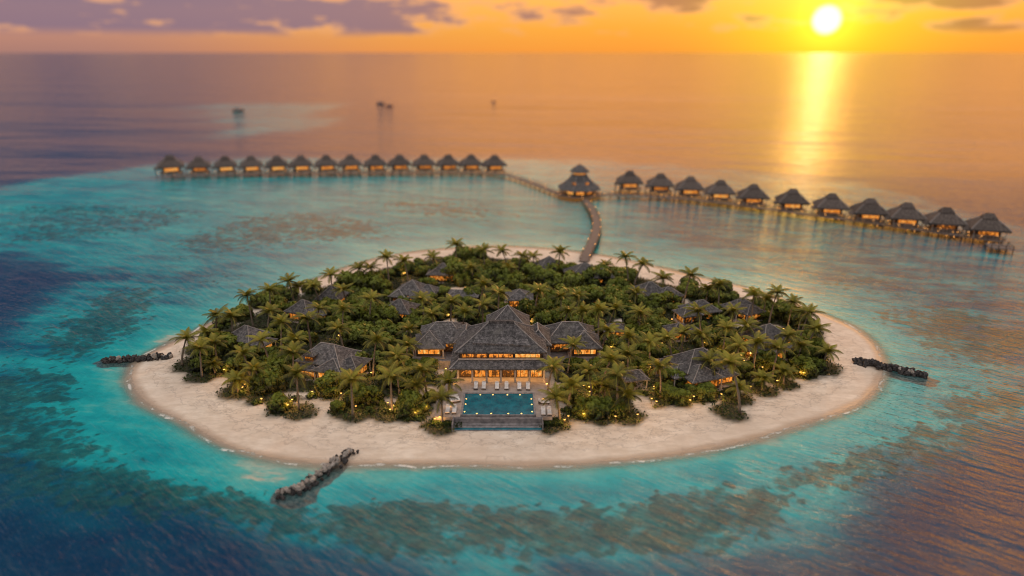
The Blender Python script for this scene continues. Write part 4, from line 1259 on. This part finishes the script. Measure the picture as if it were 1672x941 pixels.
# ------------------------------------------------------------------ water bungalows
def bungalow_proto():
    root = empty('water_bungalow', (0, 0, SEA), 0, 'x', 'water bungalow', 'thatched water bungalows on stilts')
    dz = 2.0
    for sx in (-4.2, 0, 4.2):
        for sy in (-4.0, 0, 3.6):
            link('pile', PILE, root, (sx, sy, dz - .2))
    m = MB(); m.box(-4.9, 4.9, -4.8, 4.2, dz - .2, dz + .05); m.build('deck', M['deckwood'], root)
    m = MB(); m.box(-3.7, 3.7, -2.9, 3.6, dz + .053, dz + 3.0); m.build('wall', M['timber'], root)
    window(root, 'f', -3.0, 3.0, dz + .75, dz + 2.75, -2.9, 5, 'pane_bright', .14)
    window(root, 'r', -2.2, 2.6, dz + .9, dz + 2.6, 3.7, 4, 'pane', .12)
    window(root, 'l', -2.2, 2.6, dz + .9, dz + 2.6, -3.7, 4, 'pane', .12)
    rb, cb = MB(), MB(); roof_mesh(rb, 0, .2, 5.9, 5.6, dz + 3.0, dz + 6.9, 1.8, thick=.5, caps=cb, n=5, capr=.12, flare=-.12)
    r = rb.build('roof', M['warm_thatch'], root); cb.build('ridge_cap', M['ridge'], r)
    rb = MB(); roof_mesh(rb, 0, .2, 2.3, 1.9, dz + 6.1, dz + 7.8, 2.2, thick=.45, flare=-.2); rb.build('roof_crown', M['warm_thatch'], r)
    # side porch under its own low thatch
    rb = MB(); roof_mesh(rb, -5.4, -1.2, 1.8, 2.6, dz + 2.2, dz + 3.3, -2, thick=.25); p = rb.build('porch_roof', M['warm_thatch'], root)
    for sy in (-3.2, .8):
        q = MB(); q.box(-6.7, -6.5, sy, sy + .2, -2.4, dz + 2.1); q.build('porch_post', M['timber'], p)
    for sx in (-4.8, 4.65):
        for sy in (-4.7,):
            q = MB(); q.box(sx, sx + .16, sy, sy + .16, dz + .053, dz + 3.05); q.build('post', M['cream'], root)
    m = MB()
    for zz in (.55, 1.0): m.box(-4.6, 4.62, -4.72, -4.64, dz + zz, dz + zz + .09)
    for k in range(9): m.box(-4.6 + k * 1.15, -4.5 + k * 1.15, -4.62, -4.55, dz + .053, dz + 1.0)
    m.build('balustrade', M['cream'], root)
    # swim platform and steps to the water
    m = MB(); m.box(1.0, 4.0, -7.0, -4.85, .75, .92); m.build('swim_platform', M['deckwood'], root)
    m = MB()
    for k in range(5): m.box(-.2 + .25 * k - 1, .05 + .25 * k - 1, -5.6, -4.83, dz - .3 - .28 * k, dz - .2 - .28 * k)
    m.build('stair', M['deckwood'], root)
    for (x, y, z) in ((-2.6, -4.3, dz + .25), (3.4, -4.4, dz + .3), (2.0, -6.6, 1.05), (-5.6, -2.8, dz + .4), (0, -4.9, .8)):
        link('deck_lamp', SPARK, root, (x, y, z))
    return root


bp = bungalow_proto()
first = True
LEFTB = [(282, 290.5, 1.12), (328, 289), (371, 288), (413, 287.5), (455, 287), (494, 286.5), (535, 286), (574, 285.5), (615, 285.5), (654, 285), (694, 285), (733, 285), (770, 285), (808, 286)]
RIGHTB = [(1027, 317), (1077, 322), (1125, 328), (1174, 335), (1227, 343), (1290, 352), (1353, 361), (1415, 370.5), (1474, 379), (1537, 388), (1605, 399)]
for side, LST in (('left', LEFTB), ('right', RIGHTB)):
    for i, q in enumerate(LST):
        o = bp if first else copy_tree(bp); first = False
        # the tabulated pixel is the front water line of the stilts
        p = P(q[0], q[1], SEA)
        ang = math.atan2(p[0], p[1])
        s = (q[2] if len(q) > 2 else 1.0)
        o.location = (p[0] + math.sin(ang) * 4.6, p[1] + math.cos(ang) * 4.6, SEA)
        o.rotation_euler = (0, 0, -ang * .6 + (R(10) if side == 'left' else R(2))); o.scale = (s * .98, s * .98, s)
        n_ = len(LST)
        if side == 'left':
            lb = 'thatched stilt bungalow at the far left end of the long left row' if i == 0 else ('thatched stilt bungalow nearest the long bare walkway, right end of the left row' if i == n_ - 1 else f'thatched stilt bungalow, {ORD[i] if i < 12 else "thirteenth"} from left in the left row')
        else:
            lb = 'thatched stilt bungalow nearest the round pavilion, left end of the right row' if i == 0 else ('largest looking stilt bungalow at the far right end beside the end platform' if i == n_ - 1 else f'thatched stilt bungalow, {ORD[i]} from left in the right row')
        o['label'] = lb
# end platform
ep = P(1632, 402, DZ)
root = empty('jetty_platform', (ep[0], ep[1], DZ), R(-20), 'small open wooden platform on posts at the right end of the walkway', 'platform')
m = MB(); m.box(-3.4, 3.4, -3.2, 3.0, -.2, .0); m.build('deck', M['deckwood'], root)
for sx in (-3, -1, 1, 3):
    for sy in (-3, 2.7):
        q = MB(); q.cyl(sx, sy, -4, .95, .15, .13, 7); q.build('post', M['timber'], root)
m = MB(); m.box(-3.1, 3.1, -3.05, -2.95, .8, .9); m.box(3.0, 3.1, -2.94, 2.7, .8, .9); m.build('railing', M['timber'], root)

# round pavilion at the fork
pp = P(948, 330, SEA)
pv = empty('round_pavilion', (pp[0], pp[1] + 8.5, SEA), PI / 8, 'large round two tier thatched pavilion where the walkways meet', 'pavilion')


def octa(mb, r0, z0, r1, z1, n=8):
    b = len(mb.v)
    for r_, z in ((r0, z0), (r1, z1)):
        for k in range(n): mb.v.append((r_ * math.cos(2 * PI * k / n), r_ * math.sin(2 * PI * k / n), z))
    for k in range(n): mb.f.append((b + k, b + (k + 1) % n, b + n + (k + 1) % n, b + n + k))


m = MB(); octa(m, 10.6, 1.75, 10.6, 2.05); m.f.append(tuple(range(8, 16))); m.f.append(tuple(range(7, -1, -1))); m.build('deck', M['deckwood'], pv)
for k in range(16):
    a = 2 * PI * (k + .5) / 16; r_ = 9.9 * math.cos(PI / 8)
    link('pile', PILE, pv, (r_ * math.cos(a), r_ * math.sin(a), 1.75))
m = MB(); octa(m, 6.4, 2.053, 6.4, 5.2); m.build('wall', M['timber'], pv)
for k in range(8):
    a0, a1 = 2 * PI * (k + .14) / 8, 2 * PI * (k + .86) / 8
    p0 = Vector((math.cos(2 * PI * k / 8), math.sin(2 * PI * k / 8), 0)) * 6.44; p1 = Vector((math.cos(2 * PI * (k + 1) / 8), math.sin(2 * PI * (k + 1) / 8), 0)) * 6.44
    q0, q1 = p0.lerp(p1, .16), p0.lerp(p1, .84)
    m = MB(); m.quad((q0.x, q0.y, 2.6), (q1.x, q1.y, 2.6), (q1.x, q1.y, 4.0), (q0.x, q0.y, 4.0)); m.build('window', M['pane_bright'], pv)
m = MB(); octa(m, 9.7, 4.3, 9.8, 4.6)
prev = (9.8, 4.6)
for r_, z in ((7.2, 6.3), (4.9, 8.2), (3.1, 10.6)): octa(m, prev[0], prev[1], r_, z); prev = (r_, z)
r = m.build('lower_roof', M['thatch'], pv)
m = MB()
for k in range(8):
    c_, s_ = math.cos(2 * PI * k / 8), math.sin(2 * PI * k / 8)
    m.tube([(c_ * a, s_ * a, z + .05) for a, z in ((9.8, 4.6), (7.2, 6.3), (4.9, 8.2), (3.1, 10.6))], .13, 5)
m.build('ridge_cap', M['ridge'], r)
m = MB(); octa(m, 2.7, 10.3, 2.7, 11.8); m.build('lantern_wall', M['pane'], pv)
m = MB(); octa(m, 4.3, 11.5, 4.4, 11.75); octa(m, 4.4, 11.75, 2.6, 13.4); octa(m, 2.6, 13.4, .4, 14.7); m.build('upper_roof', M['thatch'], pv)
for k in range(10):
    a = 2 * PI * k / 10; link('deck_lamp', SPARK, pv, (9.2 * math.cos(a), 9.2 * math.sin(a), 2.6))
for dx in (-3.4, 3.4):   # lit dormers in the big roof
    m = MB(); m.box(-.7, .7, -.1, .1, 0, .9); o = m.build('dormer_window', M['pane_bright'], pv)
    a = -PI / 2 - PI / 8 + dx * .13; o.location = (6.6 * math.cos(a), 6.6 * math.sin(a), 6.9); o.rotation_euler = (0, 0, a + PI / 2)


# ------------------------------------------------------------------ far boats
def boat(px, py, L_, rz, label, hull):
    x, y, _ = P(px, py, SEA)
    root = empty('boat', (x, y, SEA), rz, label, 'boat', 'boats far out on the lagoon')
    m = MB(); st_ = [(-.5, .14, .0), (-.3, .17, 0), (0, .18, 0), (.25, .14, .02), (.42, .06, .05), (.5, .005, .08)]
    rings = []
    for s, w_, up in st_:
        b = len(m.v); m.v += [(s * L_, -w_ * L_, .12 * L_ + up * L_), (s * L_, w_ * L_, .12 * L_ + up * L_), (s * L_, w_ * .5 * L_, -.03 * L_), (s * L_, -w_ * .5 * L_, -.03 * L_)]; rings.append(b)
    for a, b in zip(rings[:-1], rings[1:]):
        for k in range(4): m.f.append((a + k, a + (k + 1) % 4, b + (k + 1) % 4, b + k))
    m.f.append((rings[0], rings[0] + 3, rings[0] + 2, rings[0] + 1)); m.f.append(tuple(rings[-1] + k for k in range(4)))
    m.build('hull', hull, root)
    m = MB(); m.box(-.3 * L_, .12 * L_, -.11 * L_, .11 * L_, .123 * L_, .25 * L_); m.build('cabin', M['cabin'], root)
    m = MB(); m.box(-.33 * L_, .16 * L_, -.13 * L_, .13 * L_, .253 * L_, .275 * L_); m.build('roof', M['hull'], root)
    m = MB(); m.cyl(-.05 * L_, 0, .28 * L_, .5 * L_, .012 * L_, .008 * L_, 6); m.build('mast', M['cabin'], root)


boat(389, 182, 12, .4, 'reddish boat moored on the pale sandbank far out', M['hullred'])
boat(622, 171, 12, -.5, 'larger dark boat far out, left of the two close together', M['hull'])
boat(636, 174, 9, .3, 'smaller dark boat far out, right of the two close together', M['hullred'])
boat(806, 167, 6, .2, 'tiny lone boat far out on the orange water', M['hullred'])

# ------------------------------------------------------------------ world and sun
d = Vector((514, 438 * ST + 1115 * CT, 438 * CT - 1115 * ST)).normalized()
SUN_EL = math.asin(d.z); SUN_AZ = math.atan2(d.x, d.y)
world = bpy.data.worlds.new('World'); scn.world = world; world.use_nodes = True
wt = NT.__new__(NT); wt.t = world.node_tree; wt.t.nodes.clear()
co = wt.coord('Generated')
sp = wt.n('ShaderNodeSeparateXYZ'); wt.l(co, sp.inputs[0])
zz = sp.outputs[2]


def dotv(vec):
    nd = wt.n('ShaderNodeVectorMath', operation='DOT_PRODUCT'); wt.l(co, nd.inputs[0]); nd.inputs[1].default_value = vec; return nd.outputs['Value']


ds = dotv(tuple(d))
hor = wt.n('ShaderNodeVectorMath', operation='MULTIPLY'); wt.l(co, hor.inputs[0]); hor.inputs[1].default_value = (1, 1, 0)
nrm = wt.n('ShaderNodeVectorMath', operation='NORMALIZE'); wt.l(hor.outputs[0], nrm.inputs[0])
da = wt.n('ShaderNodeVectorMath', operation='DOT_PRODUCT'); wt.l(nrm.outputs[0], da.inputs[0]); da.inputs[1].default_value = Vector((d.x, d.y, 0)).normalized()[:]
az = da.outputs['Value']


def ramp(stops):
    nd = wt.n('ShaderNodeValToRGB'); wt.l(zz, nd.inputs[0]); cr = nd.color_ramp
    cr.elements[0].position = stops[0][0]; cr.elements[0].color = (*stops[0][1], 1); cr.elements[1].position = stops[-1][0]; cr.elements[1].color = (*stops[-1][1], 1)
    for p, c in stops[1:-1]:
        e = cr.elements.new(p); e.color = (*c, 1)
    return nd.outputs[0]


A = ramp([(0, (.98, .34, .045)), (.03, (1.0, .42, .05)), (.07, (1.3, .54, .10)), (.16, (2.6, 1.0, .25)), (.35, (2.5, 1.1, .45)), (.6, (.95, .75, .62)), (1, (1.1, 1.05, 1.05))])
B = ramp([(0, (.42, .21, .17)), (.02, (.52, .25, .18)), (.05, (.72, .36, .21)), (.085, (.11, .18, .33)), (.14, (.09, .15, .29)), (.3, (.045, .11, .22)), (.5, (.05, .12, .20)), (.68, (.10, .18, .28)), (.85, (.6, .62, .66)), (1, (1.1, 1.05, 1.05))])
C = ramp([(0, (.32, .30, .38)), (.15, (.46, .41, .42)), (.4, (.68, .61, .60)), (.7, (.95, .88, .86)), (1, (1.1, 1.05, 1.05))])
base = wt.mix(wt.smooth(az, .55, .99), B, A)
base = wt.mix(wt.smooth(az, -.2, .5), C, base)
sky = wt.n('ShaderNodeTexSky', sky_type='NISHITA'); sky.sun_disc = False; sky.sun_elevation = SUN_EL; sky.sun_rotation = SUN_AZ; sky.altitude = 60
sky.air_density = 1.2; sky.dust_density = 2.5
sk = wt.n('ShaderNodeVectorMath', operation='SCALE'); wt.l(sky.outputs[0], sk.inputs[0]); sk.inputs['Scale'].default_value = 1.0
# clouds: a bank above a clear strip at the horizon
ang = wt.math('ARCTAN2', sp.outputs[0], sp.outputs[1])
cv = wt.n('ShaderNodeCombineXYZ'); wt.l(wt.math('MULTIPLY', ang, 15.0), cv.inputs[0]); wt.l(wt.math('MULTIPLY', zz, 62.0), cv.inputs[1])
cn = wt.noise(cv.outputs[0], 1.0, 6, .56)
cv2 = wt.n('ShaderNodeCombineXYZ'); wt.l(wt.math('MULTIPLY', ang, 2.6), cv2.inputs[0]); wt.l(wt.math('MULTIPLY', zz, 9.0), cv2.inputs[1])
cn2 = wt.noise(cv2.outputs[0], 1.0, 3, .5)
left = wt.smooth(ang, .30, -.35)
thr = wt.math('SUBTRACT', wt.math('ADD', wt.math('MULTIPLY_ADD', cn, 1.35, -.25), wt.math('MULTIPLY', cn2, .25)), wt.math('MULTIPLY_ADD', left, -.26, .73))
blob = None
for (bx_, by_, bw, bh, st_) in [(60, 24, 150, 30, .32), (330, 20, 150, 30, .30), (600, 22, 130, 27, .30), (890, 22, 90, 20, .26), (1085, 2, 110, 19, .46), (1500, 2, 140, 17, .46), (1215, 38, 80, 12, .34), (1585, 40, 80, 15, .34), (1412, 38, 28, 9, .14), (1045, 30, 50, 10, .10)]:
    u_, v_ = (bx_ - 836) / F, (470.5 - by_) / F
    q = Vector((u_, CT + v_ * ST, -ST + v_ * CT)).normalized()
    a0 = math.atan2(q.x, q.y); wa = bw / F * .8; wz = bh / F * .9
    e_ = wt.math('ADD', wt.math('POWER', wt.math('ABSOLUTE', wt.math('DIVIDE', wt.math('SUBTRACT', ang, a0), wa)), 2.0), wt.math('POWER', wt.math('ABSOLUTE', wt.math('DIVIDE', wt.math('SUBTRACT', zz, q.z), wz)), 2.0))
    e_ = wt.math('MULTIPLY', wt.math('POWER', 2.718, wt.math('MULTIPLY', e_, -1.0)), st_)
    blob = e_ if blob is None else wt.math('MAXIMUM', blob, e_)
thr = wt.math('ADD', thr, wt.math('ADD', blob, .0))
cm = wt.math('MULTIPLY', wt.smooth(thr, -.09, .17), wt.smooth(zz, .016, .030))
cm = wt.math('MULTIPLY', cm, wt.smooth(zz, .17, .08))
ccol = wt.mix(wt.smooth(ang, -.25, .35), (.235, .165, .235), (.42, .18, .09))
ccol = wt.mix(wt.smooth(thr, .02, .24), (.92, .44, .20), ccol)
base = wt.mix(wt.math('MULTIPLY', cm, .85), base, ccol)
# sun glow


def addc(a, fac, col):
    nd = wt.n('ShaderNodeVectorMath', operation='SCALE'); nd.inputs[0].default_value = col; wt.l(fac, nd.inputs['Scale'])
    ad = wt.n('ShaderNodeVectorMath', operation='ADD'); wt.l(a, ad.inputs[0]); wt.l(nd.outputs[0], ad.inputs[1]); return ad.outputs[0]


dm = wt.math('MAXIMUM', ds, 0.0)
base = addc(base, wt.math('POWER', dm, 150.0), (.25, .32, -.02))
base = addc(base, wt.math('POWER', dm, 1500.0), (.6, .5, .03))
base = addc(base, wt.smooth(ds, math.cos(R(1.15)), math.cos(R(.4))), (2.2, 2.1, 1.6))
fin = wt.n('ShaderNodeVectorMath', operation='ADD'); wt.l(base, fin.inputs[0])
sk.inputs['Scale'].default_value = .003
wt.l(sk.outputs[0], fin.inputs[1])
bg = wt.n('ShaderNodeBackground'); wt.l(fin.outputs[0], bg.inputs[0]); bg.inputs[1].default_value = 1.0
wo_ = wt.n('ShaderNodeOutputWorld'); wt.l(bg.outputs[0], wo_.inputs[0])
world.cycles.sampling_method = 'MANUAL'; world.cycles.sample_map_resolution = 1024

sl_ = bpy.data.lights.new('sun', 'SUN'); sl_.energy = 1.05; sl_.angle = R(3.5); sl_.color = (1.0, .46, .12)
so_ = bpy.data.objects.new('sun', sl_); COL.objects.link(so_)
so_.rotation_euler = Vector((-d.x, -d.y, -d.z - .125)).to_track_quat('-Z', 'Y').to_euler()

scn.view_settings.view_transform = 'Standard'; scn.view_settings.look = 'None'; scn.view_settings.exposure = 0; scn.view_settings.gamma = 1
cy = scn.cycles
cy.use_denoising = True; cy.denoiser = 'OPENIMAGEDENOISE'; cy.max_bounces = 5; cy.diffuse_bounces = 2; cy.glossy_bounces = 2; cy.transparent_max_bounces = 6; cy.transmission_bounces = 2
cy.sample_clamp_indirect = 3.0; cy.sample_clamp_direct = 2.0; cy.use_adaptive_sampling = False; cy.caustics_reflective = False; cy.caustics_refractive = False
cy.use_light_tree = True; cy.filter_width = 1.05; cy.pixel_filter_type = 'BLACKMAN_HARRIS'
